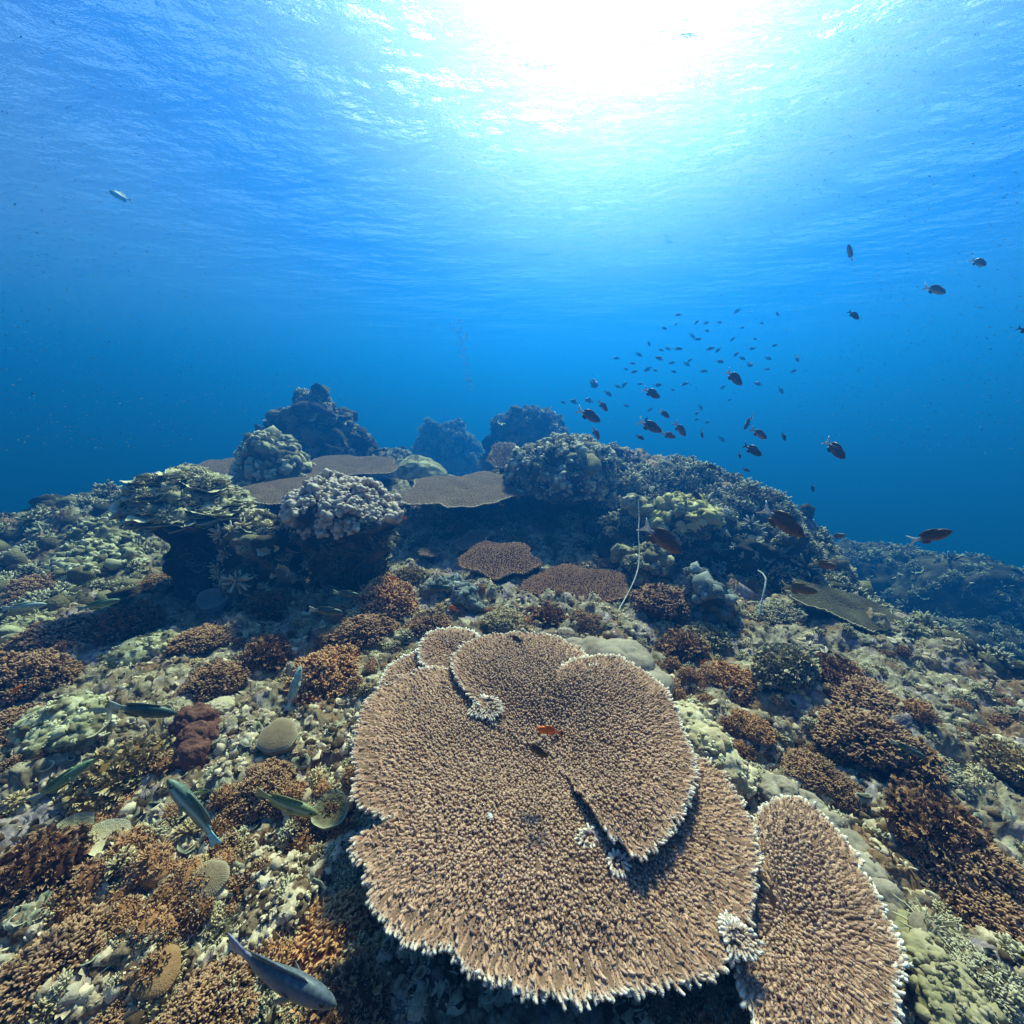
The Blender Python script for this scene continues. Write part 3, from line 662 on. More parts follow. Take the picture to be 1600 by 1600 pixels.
# ------------------------------------------------------------------ boulders and bommies
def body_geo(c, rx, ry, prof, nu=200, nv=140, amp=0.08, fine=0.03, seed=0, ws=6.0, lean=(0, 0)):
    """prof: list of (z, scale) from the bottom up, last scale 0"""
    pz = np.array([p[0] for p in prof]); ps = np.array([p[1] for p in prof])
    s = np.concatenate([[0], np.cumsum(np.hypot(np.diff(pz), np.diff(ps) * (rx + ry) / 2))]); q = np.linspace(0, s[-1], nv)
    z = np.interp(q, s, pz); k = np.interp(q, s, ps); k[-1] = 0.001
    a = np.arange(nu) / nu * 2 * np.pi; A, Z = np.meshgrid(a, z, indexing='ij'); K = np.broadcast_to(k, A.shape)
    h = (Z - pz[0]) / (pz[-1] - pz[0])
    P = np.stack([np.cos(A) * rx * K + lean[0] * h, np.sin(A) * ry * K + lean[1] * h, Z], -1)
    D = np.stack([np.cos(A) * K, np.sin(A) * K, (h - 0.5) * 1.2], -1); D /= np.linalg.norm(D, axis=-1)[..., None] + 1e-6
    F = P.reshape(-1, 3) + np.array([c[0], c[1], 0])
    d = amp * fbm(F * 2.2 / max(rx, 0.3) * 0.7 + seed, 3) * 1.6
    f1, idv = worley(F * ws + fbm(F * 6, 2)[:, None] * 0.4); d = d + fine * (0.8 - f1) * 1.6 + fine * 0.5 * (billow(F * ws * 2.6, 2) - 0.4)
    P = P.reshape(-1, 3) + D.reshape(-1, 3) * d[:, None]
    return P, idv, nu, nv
def normals_grid(P, nu, nv):
    G = P.reshape(nu, nv, 3); du = np.roll(G, -1, 0) - np.roll(G, 1, 0); dv = np.gradient(G, axis=1)
    n = np.cross(du, dv); n /= np.linalg.norm(n, axis=2)[..., None] + 1e-9; return n.reshape(-1, 3)
def dress(P, Nn, nu, nv, tpls, n, size, nz=(-0.2, 1.1), zr=(-99, 99), sink=0.2, seed=0, lean=0.3, up=0.2, side=None, centre=None, out=False):
    """growth on a body: copies standing on its skin, evenly by area"""
    r_ = np.random.default_rng(seed + 77); G = P.reshape(nu, nv, 3)
    ar = np.linalg.norm(np.cross(np.roll(G, -1, 0) - G, np.gradient(G, axis=1)), axis=2).ravel()
    ok = (Nn[:, 2] > nz[0]) & (Nn[:, 2] < nz[1]) & (P[:, 2] > zr[0]) & (P[:, 2] < zr[1])
    if side is not None: ok &= side(P)
    w_ = ar * ok; 
    if w_.sum() <= 0: return Geo()
    i = r_.choice(len(P), n, p=w_ / w_.sum()); N = Nn[i] + np.array([0, 0, up])
    s = size * np.exp(r_.normal(size=n) * 0.3); g = Geo(); c = r_.random(n)
    global rng
    keep = rng; rng = r_; M = frames(N, yaw=np.arctan2(P[i][:, 1], P[i][:, 0]) + r_.normal(size=n) * 0.5 if out else None, lean=lean) * s[:, None, None]; rng = keep
    Q = P[i] - Nn[i] * (s * sink)[:, None]; k = r_.integers(0, len(tpls), n)
    for j, t_ in enumerate(tpls): scatter(g, t_, Q[k == j], M[k == j], c[k == j])
    return g
def bommie(name, label, cat, c, rx, ry, prof, m, growth, amp=0.08, fine=0.03, seed=0, ws=6, nu=200, nv=140, lean=(0, 0)):
    t = thing(name, label, cat, tuple(c))
    P, idv, nu, nv = body_geo(c, rx, ry, prof, nu, nv, amp, fine, seed, ws, lean); Nn = normals_grid(P, nu, nv)
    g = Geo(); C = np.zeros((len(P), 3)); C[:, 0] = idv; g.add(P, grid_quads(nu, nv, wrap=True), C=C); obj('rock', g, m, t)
    for gi, (gname, tpls, gm, n, size, kw) in enumerate(growth):
        gg = dress(P, Nn, nu, nv, tpls, n, size, seed=seed * 7 + gi, **kw)
        if gg.n: obj(gname, gg, gm, t)
    return t
T_KNOB = [t_fingers(60 + i, 5 + i, fat=1.5, ln=0.9, spread=0.9, seg=8) for i in range(4)]
T_CUP = []
def t_cup(seed):
    """shallow shelf-like cup: a fan that grows outward"""
    r = np.random.default_rng(seed); nt_, nr_ = 18, 5; a = np.linspace(-1.9, 1.9, nt_) ; q = np.linspace(0.1, 1, nr_)
    A, Q = np.meshgrid(a, q, indexing='ij'); e = 1 + 0.12 * np.sin(A * 3 + seed) + 0.1 * r.normal(size=(nt_, 1))
    X = Q * e * np.cos(A); Y = Q * e * np.sin(A); Z = 0.22 * Q ** 2 + 0.05 * np.sin(A * 5) * Q
    top = np.stack([X, Y, Z], -1).reshape(-1, 3); bot = np.stack([X * 0.96, Y * 0.96, Z - 0.07 - 0.12 * (1 - Q)], -1).reshape(-1, 3)
    g = Geo(); C = np.zeros((nt_ * nr_, 3)); C[:, 1] = (Q ** 4).ravel(); q1 = grid_quads(nt_, nr_)
    g.add(top, q1[:, ::-1], C=C); g.add(bot, q1, C=C * 0.5)
    i = np.arange(nt_ - 1); e0 = nt_ * nr_
    g.Q.append(np.stack([i * nr_ + nr_ - 1, (i + 1) * nr_ + nr_ - 1, e0 + (i + 1) * nr_ + nr_ - 1, e0 + i * nr_ + nr_ - 1], 1))
    return g.arrays()
T_CUP = [t_cup(i) for i in range(5)]
T_SPIKY = [t_fingers(80 + i, 14, fat=0.45, ln=1.1, spread=1.3, seg=4) for i in range(3)]
# front bommie with cream knobs
c = at_r(538, 800, 3.45); zb = -1.75 - c[2]
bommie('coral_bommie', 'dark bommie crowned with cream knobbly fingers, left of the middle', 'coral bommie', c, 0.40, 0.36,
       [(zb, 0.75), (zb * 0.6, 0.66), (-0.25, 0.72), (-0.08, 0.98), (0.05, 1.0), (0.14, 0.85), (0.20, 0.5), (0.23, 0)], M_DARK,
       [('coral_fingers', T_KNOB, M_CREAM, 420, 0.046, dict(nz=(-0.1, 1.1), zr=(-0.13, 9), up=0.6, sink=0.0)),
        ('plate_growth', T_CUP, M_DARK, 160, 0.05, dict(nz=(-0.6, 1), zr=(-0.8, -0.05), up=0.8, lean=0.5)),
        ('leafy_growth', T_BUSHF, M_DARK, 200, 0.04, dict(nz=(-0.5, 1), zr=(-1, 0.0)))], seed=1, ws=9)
# plating mound at left
c = at_r(296, 790, 4.0); zb = -1.75 - c[2]
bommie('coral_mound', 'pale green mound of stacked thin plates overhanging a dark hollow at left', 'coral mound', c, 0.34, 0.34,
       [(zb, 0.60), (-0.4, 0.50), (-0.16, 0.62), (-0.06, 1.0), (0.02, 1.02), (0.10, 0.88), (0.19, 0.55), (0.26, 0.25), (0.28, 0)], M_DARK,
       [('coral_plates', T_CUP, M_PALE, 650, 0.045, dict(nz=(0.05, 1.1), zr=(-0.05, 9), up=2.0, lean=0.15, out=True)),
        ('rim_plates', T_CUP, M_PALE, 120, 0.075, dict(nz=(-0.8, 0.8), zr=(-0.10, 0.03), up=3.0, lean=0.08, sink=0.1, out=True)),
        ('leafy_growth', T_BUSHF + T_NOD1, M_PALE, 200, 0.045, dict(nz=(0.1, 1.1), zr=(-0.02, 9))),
        ('wall_growth', T_CUP, M_DARK, 60, 0.05, dict(nz=(-0.6, 1), zr=(-1, -0.3), up=1))], seed=2, ws=7)  # growth under the rim in the darker tone, shade put into its colour
# rubble slope on its left side
# domed bommie
c = at_r(885, 745, 4.85); zb = -1.85 - c[2]
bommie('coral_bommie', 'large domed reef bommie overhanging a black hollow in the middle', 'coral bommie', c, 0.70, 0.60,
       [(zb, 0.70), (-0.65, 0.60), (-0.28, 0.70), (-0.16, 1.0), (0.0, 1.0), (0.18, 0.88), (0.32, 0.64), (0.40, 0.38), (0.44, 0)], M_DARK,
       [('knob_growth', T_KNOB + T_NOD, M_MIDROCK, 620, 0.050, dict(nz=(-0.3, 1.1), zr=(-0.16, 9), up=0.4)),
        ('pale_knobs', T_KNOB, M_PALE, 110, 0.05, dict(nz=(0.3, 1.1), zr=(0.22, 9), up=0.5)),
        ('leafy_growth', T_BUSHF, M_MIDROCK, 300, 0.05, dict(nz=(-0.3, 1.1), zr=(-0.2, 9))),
        ('wall_growth', T_CUP + T_NOD1, M_DARK, 220, 0.06, dict(nz=(-0.9, 1), zr=(-2, -0.2), up=0.7))], seed=4, ws=6)  # wall growth coloured darker to deepen the black of the hollow
# shoulder of the bommie to the right
c = at_r(975, 775, 4.8)
bommie('coral_mound', 'spiky dull coral shoulder leaning on the right of the domed bommie', 'coral mound', c, 0.42, 0.5,
       [(-1.1, 1.2), (-0.3, 1.0), (0.0, 0.85), (0.12, 0.6), (0.22, 0)], M_DARK,
       [('spiky_growth', T_SPIKY + T_BUSHF, M_MIDROCK, 360, 0.065, dict(nz=(-0.3, 1.1), up=0.4)),
        ('pale_knobs', T_KNOB, M_YELLOW, 30, 0.05, dict(nz=(0.3, 1.1), up=0.4))], seed=5, nu=140, nv=90)
# knobbly mound
c = at_r(424, 720, 6.0)
bommie('coral_mound', 'rounded pale knobbly coral mound in front of the tall left pinnacle', 'coral mound', c, 0.42, 0.4,
       [(-0.6, 1.25), (-0.15, 1.0), (0.1, 0.8), (0.25, 0.5), (0.33, 0.2), (0.35, 0)], M_MIDROCK,
       [('coral_knobs', T_KNOB + T_NOD, M_PALE, 420, 0.055, dict(nz=(-0.2, 1.1), up=0.4))], seed=6, nu=140, nv=90)
# tall pinnacle
c = at_r(450, 670, 8.6)
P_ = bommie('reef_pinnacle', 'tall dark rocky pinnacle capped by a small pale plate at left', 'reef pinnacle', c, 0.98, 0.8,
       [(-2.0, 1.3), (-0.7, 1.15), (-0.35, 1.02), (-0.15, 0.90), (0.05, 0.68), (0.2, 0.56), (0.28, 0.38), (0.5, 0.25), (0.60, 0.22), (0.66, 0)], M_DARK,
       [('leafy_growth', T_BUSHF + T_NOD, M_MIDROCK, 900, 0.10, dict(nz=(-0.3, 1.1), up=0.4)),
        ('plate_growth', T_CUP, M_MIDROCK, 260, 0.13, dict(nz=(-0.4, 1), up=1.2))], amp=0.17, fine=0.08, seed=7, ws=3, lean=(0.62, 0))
o = obj('top_plate', lobe_geo([(0.24 * math.cos(a), 0.2 * math.sin(a)) for a in np.linspace(0, 6, 12)], np.array([0., 0.]), np.array([1., 0, 0]), np.array([0, 1., 0]), np.array([0, 0, 1.]), np.array([0.62, 0, 0.66]), spacing=0.05, blen=0.03, dish=-0.10, nth=60, lod=1)[0], M_PALE, P_)
c = at_r(600, 712, 9.0)
bommie('reef_outcrop', 'low hazy green outcrop at the foot of the tall left pinnacle', 'reef outcrop', c, 0.9, 0.8,
       [(-1.6, 1.3), (-0.5, 1.1), (-0.2, 0.9), (0.0, 0.5), (0.1, 0)], M_MIDROCK, [('leafy_growth', T_BUSHF, M_MIDROCK, 250, 0.11, dict(nz=(-0.3, 1.1)))], seed=8, ws=3, nu=90, nv=60)
# dome coral
c = at_r(655, 735, 6.8)
bommie('dome_coral', 'smooth pale green dome coral beyond the wide table coral', 'dome coral', c, 0.46, 0.42,
       [(-0.6, 1.1), (-0.05, 1.0), (0.10, 0.82), (0.19, 0.5), (0.23, 0.2), (0.235, 0)], M_PALE, [], amp=0.04, fine=0.01, seed=9, ws=12, nu=120, nv=80)
# far hulks
c = at_r(700, 695, 14)
bommie('reef_outcrop', 'far hazy outcrop with two peaks in the open blue gap', 'reef outcrop', c, 1.05, 0.9,
       [(-2.5, 1.2), (-0.6, 1.05), (0.0, 0.9), (0.35, 0.7), (0.62, 0.4), (0.7, 0)], M_DARK, [('leafy_growth', T_BUSHF, M_MIDROCK, 420, 0.16, dict(nz=(-0.4, 1.1)))], amp=0.35, fine=0.09, seed=10, ws=2.5, nu=120, nv=80)
c = at_r(825, 690, 9.5)
bommie('reef_outcrop', 'hazy round-topped outcrop rising behind the domed bommie', 'reef outcrop', c, 0.95, 0.8,
       [(-2.2, 1.2), (-0.5, 1.1), (0.15, 0.95), (0.5, 0.72), (0.66, 0.4), (0.70, 0)], M_DARK, [('leafy_growth', T_BUSHF + T_NOD, M_MIDROCK, 420, 0.11, dict(nz=(-0.4, 1.1))), ('top_growth', T_CUP, M_PALE, 90, 0.13, dict(nz=(0.5, 1.1), zr=(0.4, 9)))], amp=0.1, fine=0.05, seed=11, ws=3, nu=120, nv=80)
# yellow boulder coral on the right ridge
c = at_r(1062, 815, 4.0)
bommie('boulder_coral', 'mustard yellow lumpy boulder coral on the right ridge', 'boulder coral', c, 0.32, 0.28,
       [(-0.7, 0.9), (-0.15, 0.8), (0.0, 1.0), (0.10, 0.92), (0.17, 0.6), (0.20, 0)], M_DARK,
       [('coral_knobs', T_NOD, M_YELLOW, 420, 0.034, dict(nz=(-0.1, 1.1), zr=(-0.02, 9), lean=0.1, sink=0.5)), ('leafy_growth', T_BUSHF + T_CUP, M_MIDROCK, 180, 0.045, dict(nz=(-0.5, 1), zr=(-0.5, 0.02)))], seed=12, ws=10, nu=140, nv=90)
def ridge(label, px, py, r, rx, ry, h, seed, n=380, m=M_MIDROCK, size=0.06, nm='coral_mound', ws=5, zb=0.8, tp=None, rock=M_DARK):
    c = at_r(px, py, r)
    return bommie(nm, label, nm.replace('_', ' '), c, rx, ry, [(-zb, 1.25), (-0.3 * h, 1.08), (0.35 * h, 0.85), (0.75 * h, 0.55), (h, 0)], rock,
           [('leafy_growth', tp or (T_BUSHF + T_SPIKY + T_CUP), m, n, size, dict(nz=(-0.4, 1.1), up=0.4))], seed=seed, ws=ws, nu=120, nv=80, amp=0.12, fine=0.04)
ridge('dark bushy coral mound on the skyline right of the domed bommie', 1050, 758, 5.2, 0.55, 0.4, 0.2, 21, tp=T_SPIKY + T_BUSHF, size=.075)
ridge('bushy coral mound at the far right end of the skyline ridge', 1150, 792, 4.9, 0.5, 0.4, 0.2, 22, tp=T_SPIKY + T_BUSHF, size=.075)
ridge('dark rock knob at the right end of the ridge beside a drop', 1205, 860, 4.2, 0.34, 0.32, 0.22, 23, n=240)
ridge('greenish crusted knob below the big brown damselfish on the ridge', 1140, 850, 4.1, 0.26, 0.26, 0.18, 24, n=220, m=M_BLUE)
ridge('hazy boulder on the deep slope at the far right edge', 1520, 925, 9.0, 0.9, 0.8, 0.48, 25, size=0.08, zb=2.4, n=600)
ridge('low hazy mound on the deep slope right of the ridge', 1390, 880, 9.8, 0.95, 0.9, 0.30, 26, size=0.08, zb=2.4, n=600)
ridge('dark overgrown mound below the far right boulder on the slope', 1500, 1010, 7.0, 0.8, 0.6, 0.25, 27, size=0.06, zb=1.5, n=500)
ridge('crusty coral knob between the overhanging mound and the cream-topped bommie', 410, 850, 3.7, 0.26, 0.24, 0.22, 28, m=M_TAN, rock=M_MIDROCK, size=.05, n=260)
ridge('dark undercut rock beneath the right side of the domed bommie', 985, 850, 3.9, 0.24, 0.22, 0.3, 29, n=150)
ridge('blue-grey crusted lump in front of the cream-topped bommie', 700, 915, 3.05, 0.13, 0.11, 0.10, 30, m=M_BLUE, rock=M_BLUE, size=0.03, tp=T_NOD + T_BUSHF, n=160, zb=.3, ws=12)
ridge('pale blue-grey crusted lump just behind the huge table coral', 735, 945, 2.75, 0.085, 0.08, 0.08, 31, m=M_BLUE, rock=M_BLUE, size=0.025, tp=T_NOD + T_BUSHF, n=120, zb=.3, ws=12)
ridge('blue-green crusted head beside the short curved whip coral', 1108, 930, 3.0, 0.15, 0.14, 0.13, 32, m=M_BLUE, rock=M_MIDROCK, size=0.035, tp=T_NOD + T_BUSHF, n=200, zb=.3, ws=12)
ridge('mossy green coral head at the lower end of the long whip coral', 1000, 885, 3.4, 0.18, 0.16, 0.13, 33, m=M_PALE, rock=M_MIDROCK, size=0.035, tp=T_NOD + T_BUSHF, n=200, zb=.3, ws=12)
# ------------------------------------------------------------------ leathery and lumpy corals
def lump(name, label, cat, pts, m, seed=0, ws=9, fold=0.03, growth=None, flat=0.55, z_up=0.0, knobs=0, ksize=0.014):
    """pts: (px, py, radius px, ground distance or None) blobs fused into one soft mass"""
    t = None
    cs = []
    for (px, py, rp) in pts:
        h_ = hit(px, py + rp * 0.4); d = np.linalg.norm(h_); h_ = h_ + np.array([0, 0, z_up])
        dv = ray(px, py); cs.append((h_, rp * d / np.linalg.norm(dv) / FPX * 1.05))
    c0 = np.mean([c for c, _ in cs], 0); t = thing(name, label, cat, tuple(c0)); g = Geo()
    for i, (c, r) in enumerate(cs):
        V, T = ico(5 if r > 0.06 else 4); V = V * np.array([r, r, r * flat * 1.2]) + (c - c0); N = V - (c - c0); N /= np.linalg.norm(N, axis=1)[:, None]
        F = V + c0; f1, idv = worley((F + fbm(F * 7 + seed, 2)[:, None] * 0.06) * ws)
        V = V + N * 0.008 * (billow(F * 45, 2)[:, None] - 0.5) + N * (fold * (0.9 - f1 ** 1.5 * 1.4) + fold * 0.8 * fbm(F * 5 + seed, 2))[:, None]
        C = np.zeros((len(V), 3)); C[:, 0] = idv; g.add(V, T=T, C=C)
    obj('soft_body', g, m, t)
    if knobs:
        gk = Geo(); Vn = np.concatenate(g.V); top = Vn[:, 2] > -0.3 * np.abs(Vn[:, 2]).max(); Vn = Vn[top]; i = rng.integers(0, len(Vn), knobs)
        Nk = Vn[i] * np.array([1, 1, 1.6]) + np.array([0, 0, 0.01]); s = ksize * np.exp(rng.normal(size=knobs) * 0.3); k = rng.integers(0, 4, knobs); c = rng.random(knobs)
        Mk = frames(Nk, lean=0.3) * s[:, None, None]
        for j in range(4): scatter(gk, (T_NOD + T_KNOB)[j * 2 if j < 2 else j + 2], Vn[i][k == j], Mk[k == j], c[k == j])
        obj('coral_knobs', gk, m, t)
    return t
lump('leather_coral', 'large pale grey folded leather coral behind the huge table coral', 'leather coral', [(930, 1020, 42), (975, 1025, 45), (1005, 1055, 38), (1022, 1085, 24), (900, 1012, 24)], M_GREY, 1, ws=9, fold=0.032)
lump('lobed_coral', 'tan lumpy coral just right of the huge table coral rim', 'lobed coral', [(1080, 1115, 30), (1105, 1150, 30), (1130, 1185, 28), (1095, 1180, 20), (1150, 1210, 22)], M_TAN, 2, ws=24, fold=0.018, knobs=260, ksize=.013)
lump('leather_coral', 'smooth grey-brown leather coral chain curving round the right plate', 'leather coral', [(1222, 1228, 26), (1262, 1250, 26), (1300, 1280, 24), (1330, 1312, 24), (1352, 1350, 20), (1376, 1390, 20), (1395, 1430, 16)], M_GREY, 3, ws=16, fold=0.022)
lump('lobed_coral', 'yellowish lobed coral at the bottom right beside the brown plate', 'lobed coral', [(1455, 1500, 32), (1480, 1540, 36), (1510, 1585, 40), (1440, 1460, 26)], coral_mat('yellow_green_lobes', (.20, .17, .09), (.32, .27, .16), (.42, .34, .24), scale=9, fine=90, clump=.3), 4, ws=22, fold=0.024, knobs=260, ksize=.012)
lump('boulder_coral', 'white and pale green lumpy coral at left above the round brown bush', 'boulder coral', [(70, 1120, 30), (105, 1105, 34), (130, 1130, 30), (85, 1145, 26), (150, 1105, 22)], M_PALE, 5, ws=26, fold=0.02, knobs=320)
lump('boulder_coral', 'low cream rock with a knobbly top between brown bushes at left', 'boulder coral', [(215, 1010, 34), (250, 1000, 26), (190, 1022, 20)], M_PALE, 6, ws=22, fold=0.015, knobs=160)
lump('sponge', 'dark red-brown rough sponge beside the round brown bush at left', 'sponge', [(305, 1130, 26), (312, 1160, 25), (302, 1180, 20)], M_RED, 7, ws=24, fold=0.02, flat=1.0, z_up=0.02)
lump('sponge', 'smooth tan pad sponge above the dark red-brown one', 'sponge', [(325, 1108, 22), (345, 1100, 18)], coral_mat('tan_pad', (.42, .34, .22), (.55, .46, .32), scale=6, fine=200, clump=0), 8, ws=6, fold=0.006, flat=0.5, z_up=0.01)
lump('boulder_coral', 'pale crusty boulder under the crescent-shaped rubble at lower left', 'boulder coral', [(430, 1370, 36), (405, 1350, 24)], M_RUBBLE, 9, ws=24, fold=0.015, flat=0.5, knobs=200, ksize=.010)
lump('boulder_coral', 'grey-green crusted boulder low on the left above an olive disc', 'boulder coral', [(420, 1420, 38), (455, 1400, 28)], M_RUBBLE, 10, ws=26, fold=0.015, flat=0.4, knobs=240, ksize=.009)
lump('boulder_coral', 'cream knobbly coral head at the far left edge below the grey fish', 'boulder coral', [(20, 985, 26), (45, 970, 20)], M_PALE, 11, ws=20, fold=0.02, knobs=120)
lump('boulder_coral', 'small pale coral lump right behind the huge plates and the leather coral', 'boulder coral', [(860, 990, 20), (885, 988, 14)], M_CREAM, 12, ws=20, fold=0.012)
lump('coral_mound', 'pale green crumbly coral mound left of the overhanging plate mound', 'coral mound', [(165, 835, 34), (140, 865, 30), (185, 870, 26), (120, 890, 24)], M_PALE, 15, ws=16, fold=0.05, knobs=500, ksize=.035, flat=.7)
# anemone with pale tentacles
h_ = hit(1448, 1478); an = thing('anemone', 'pale yellow-green tufted anemone on the lobed coral at lower right', 'anemone', tuple(h_ + np.array([0, 0, 0.05])))
g = Geo(); D = np.stack([rng.normal(size=70) * 0.6, rng.normal(size=70) * 0.6, np.ones(70)], 1)
scatter(g, t_finger(3, 5, (0, 0.4, 0.75, 0.95), (0.12, 0.10, 0.09, 0.05), 0.35), D * np.array([0.02, 0.02, 0.0]), frames(D, lean=0.3) * 0.036, rng.random(70))
obj('tentacles', g, coral_mat('anemone_tentacle', (.26, .23, .12), (.36, .32, .18), tip=(.5, .45, .3)), an)
g = Geo(); V, T = ico(3); g.add(V * np.array([.05, .05, .03]), T=T); obj('column', g, M_GREY, an)
# ------------------------------------------------------------------ discs, cups, whips
def disc(label, px, py, rp, m=M_MUSH, cup=0.15, nm='mushroom_coral', tilt=0.3, ax=1.0):
    h_ = hit(px, py); d = np.linalg.norm(h_); r = rp * h_[1] / ray(px, py)[1] / FPX
    n = -h_ / d * tilt * 2 + np.array([0, 0, 1.0]); U, W, n = plane_axes(n)
    nth, nr = 160, 24; th = np.linspace(0, 2 * np.pi, nth, endpoint=False); q = np.linspace(0.03, 1, nr)
    A, Q = np.meshgrid(th, q, indexing='ij'); e = 1 + 0.05 * np.sin(A * 3 + px) + 0.02 * np.sin(A * 7)
    X = Q * e * np.cos(A) * r * ax; Y = Q * e * np.sin(A) * r
    Z = r * (cup * (1 if cup < 0 else 1) * Q ** 2 + 0.012 * np.cos(A * 56) * Q) if cup > 0 else r * (0.35 * np.sqrt(np.clip(1.02 - Q ** 2, 0, 1)) + 0.014 * np.cos(A * 56) * Q)
    P = h_ + n * (0.018 + 0.12 * r) + U * X[..., None] + W * Y[..., None] + n * Z[..., None]
    B = h_ + n * (0.0 - 0.1 * r) + U * X[..., None] * 0.9 + W * Y[..., None] * 0.9 + n * (Z[..., None] * 0.5)
    g = Geo(); qd = grid_quads(nth, nr, wrap=True); C = np.zeros((nth * nr, 3)); C[:, 1] = (Q ** 8).ravel() * 0.6; C[:, 0] = (0.5 + 0.5 * np.cos(A * 56)).ravel()
    g.add(P.reshape(-1, 3), qd, C=C); g.add(B.reshape(-1, 3), qd[:, ::-1], C=C); i = np.arange(nth); j = (i + 1) % nth; e0 = nth * nr
    g.Q.append(np.stack([i * nr + nr - 1, j * nr + nr - 1, e0 + j * nr + nr - 1, e0 + i * nr + nr - 1], 1)[:, ::-1])
    c = h_; g.V = [v - c for v in g.V]
    o = obj(nm, g, m, loc=tuple(c)); tag(o, label, nm.replace('_', ' ')); return o
disc('round brown-grey mushroom coral left of the huge table coral', 436, 1155, 27, cup=-1)
disc('olive-brown round mushroom coral with fine ridges among pale rubble', 327, 1380, 26, cup=-1, tilt=0.4)
disc('rusty brown ridged disc coral near the bottom left', 248, 1525, 30, cup=-1, tilt=0.4, m=coral_mat('rusty_disc', (.22, .11, .05), (.34, .19, .09), scale=30, fine=200, clump=0.1))
disc('small pale grey cup coral between brown bushes at left', 333, 945, 20, m=M_BLUE, cup=0.5, nm='cup_coral', tilt=0.35)
disc('pale green cup coral at the foot of the white lumpy coral', 143, 1138, 24, m=M_PALE, cup=0.4, nm='cup_coral', tilt=0.45)
disc('cream leaf-shaped coral plate in the rubble at lower left', 168, 1313, 24, m=M_TAN, cup=0.2, nm='cup_coral', tilt=0.4, ax=1.3)
disc('dark round cup coral against the left rim of the huge table coral', 518, 1272, 26, cup=0.3, nm='cup_coral', tilt=0.4, m=M_MIDROCK)
disc('small olive cup coral left of the cream-topped bommie foot', 395, 883, 12, m=M_PALE, cup=0.4, nm='cup_coral', tilt=0.4)
disc('pale half-round cup coral above the leaf-shaped plate at lower left', 118, 1302, 22, m=M_PALE, cup=0.4, nm='cup_coral', tilt=0.5)
def tube(pts, rad, seg=8, taper=0.5, wob=0.0):
    P = np.array(pts, float); s = np.linspace(0, len(P) - 1, 60); Q = np.stack([np.interp(s, np.arange(len(P)), P[:, k]) for k in range(3)], 1)
    for _ in range(6): Q[1:-1] = (Q[:-2] + Q[1:-1] * 2 + Q[2:]) / 4
    T = np.gradient(Q, axis=0); T /= np.linalg.norm(T, axis=1)[:, None]; X = np.cross(T, [0.3, 1, 0.1]); X /= np.linalg.norm(X, axis=1)[:, None]; Y = np.cross(T, X)
    a = np.arange(seg) / seg * 6.283; rr = rad * (1 - (1 - taper) * np.linspace(0, 1, 60)); rr[-1] *= 0.3
    V = Q[:, None] + (X[:, None] * np.cos(a)[None, :, None] + Y[:, None] * np.sin(a)[None, :, None]) * rr[:, None, None] * (1 + wob * rng.normal(size=(60, seg, 1)))
    i = np.arange(59)[:, None]; j = np.arange(seg)[None]; q = np.stack([i * seg + j, i * seg + (j + 1) % seg, (i + 1) * seg + (j + 1) % seg, (i + 1) * seg + j], -1).reshape(-1, 4)
    return V.reshape(-1, 3), q
def whip(label, pix, r0, r1, rad, cat='whip coral', m=M_WHIP, nm='whip_coral'):
    n = len(pix); pts = [at_r(x, y, r0 + (r1 - r0) * i / (n - 1)) for i, (x, y) in enumerate(pix)]; c = pts[0]
    V, q = tube([p - c for p in pts], rad, wob=0.12); g = Geo(); g.add(V, q); return tag(obj(nm, g, m, loc=tuple(c)), label, cat)
whip('long thin pale whip coral hanging from the ridge towards the huge table coral', [(950, 1003), (958, 975), (968, 950), (980, 930), (992, 905), (998, 885), (999, 860), (997, 830), (999, 810), (997, 780)], 2.45, 3.75, 0.006, m=M_WHIP)
whip('short curved pale whip coral on the right slope', [(1187, 960), (1190, 940), (1195, 920), (1197, 905), (1192, 896), (1184, 891)], 3.0, 3.3, 0.008)
whip('small curled white coral stick among the blue-grey lumps', [(723, 930), (735, 931), (745, 935), (752, 942), (757, 948)], 2.9, 2.85, 0.011)
# pale silt-covered sponge at the top of the long whip coral
ridge('dusty pale green sponge mound at the top of the long whip coral', 995, 795, 4.0, 0.15, 0.13, 0.10, 35, m=M_PALE, rock=M_PALE, size=0.02, tp=T_NOD1, n=60, zb=.3, ws=10)
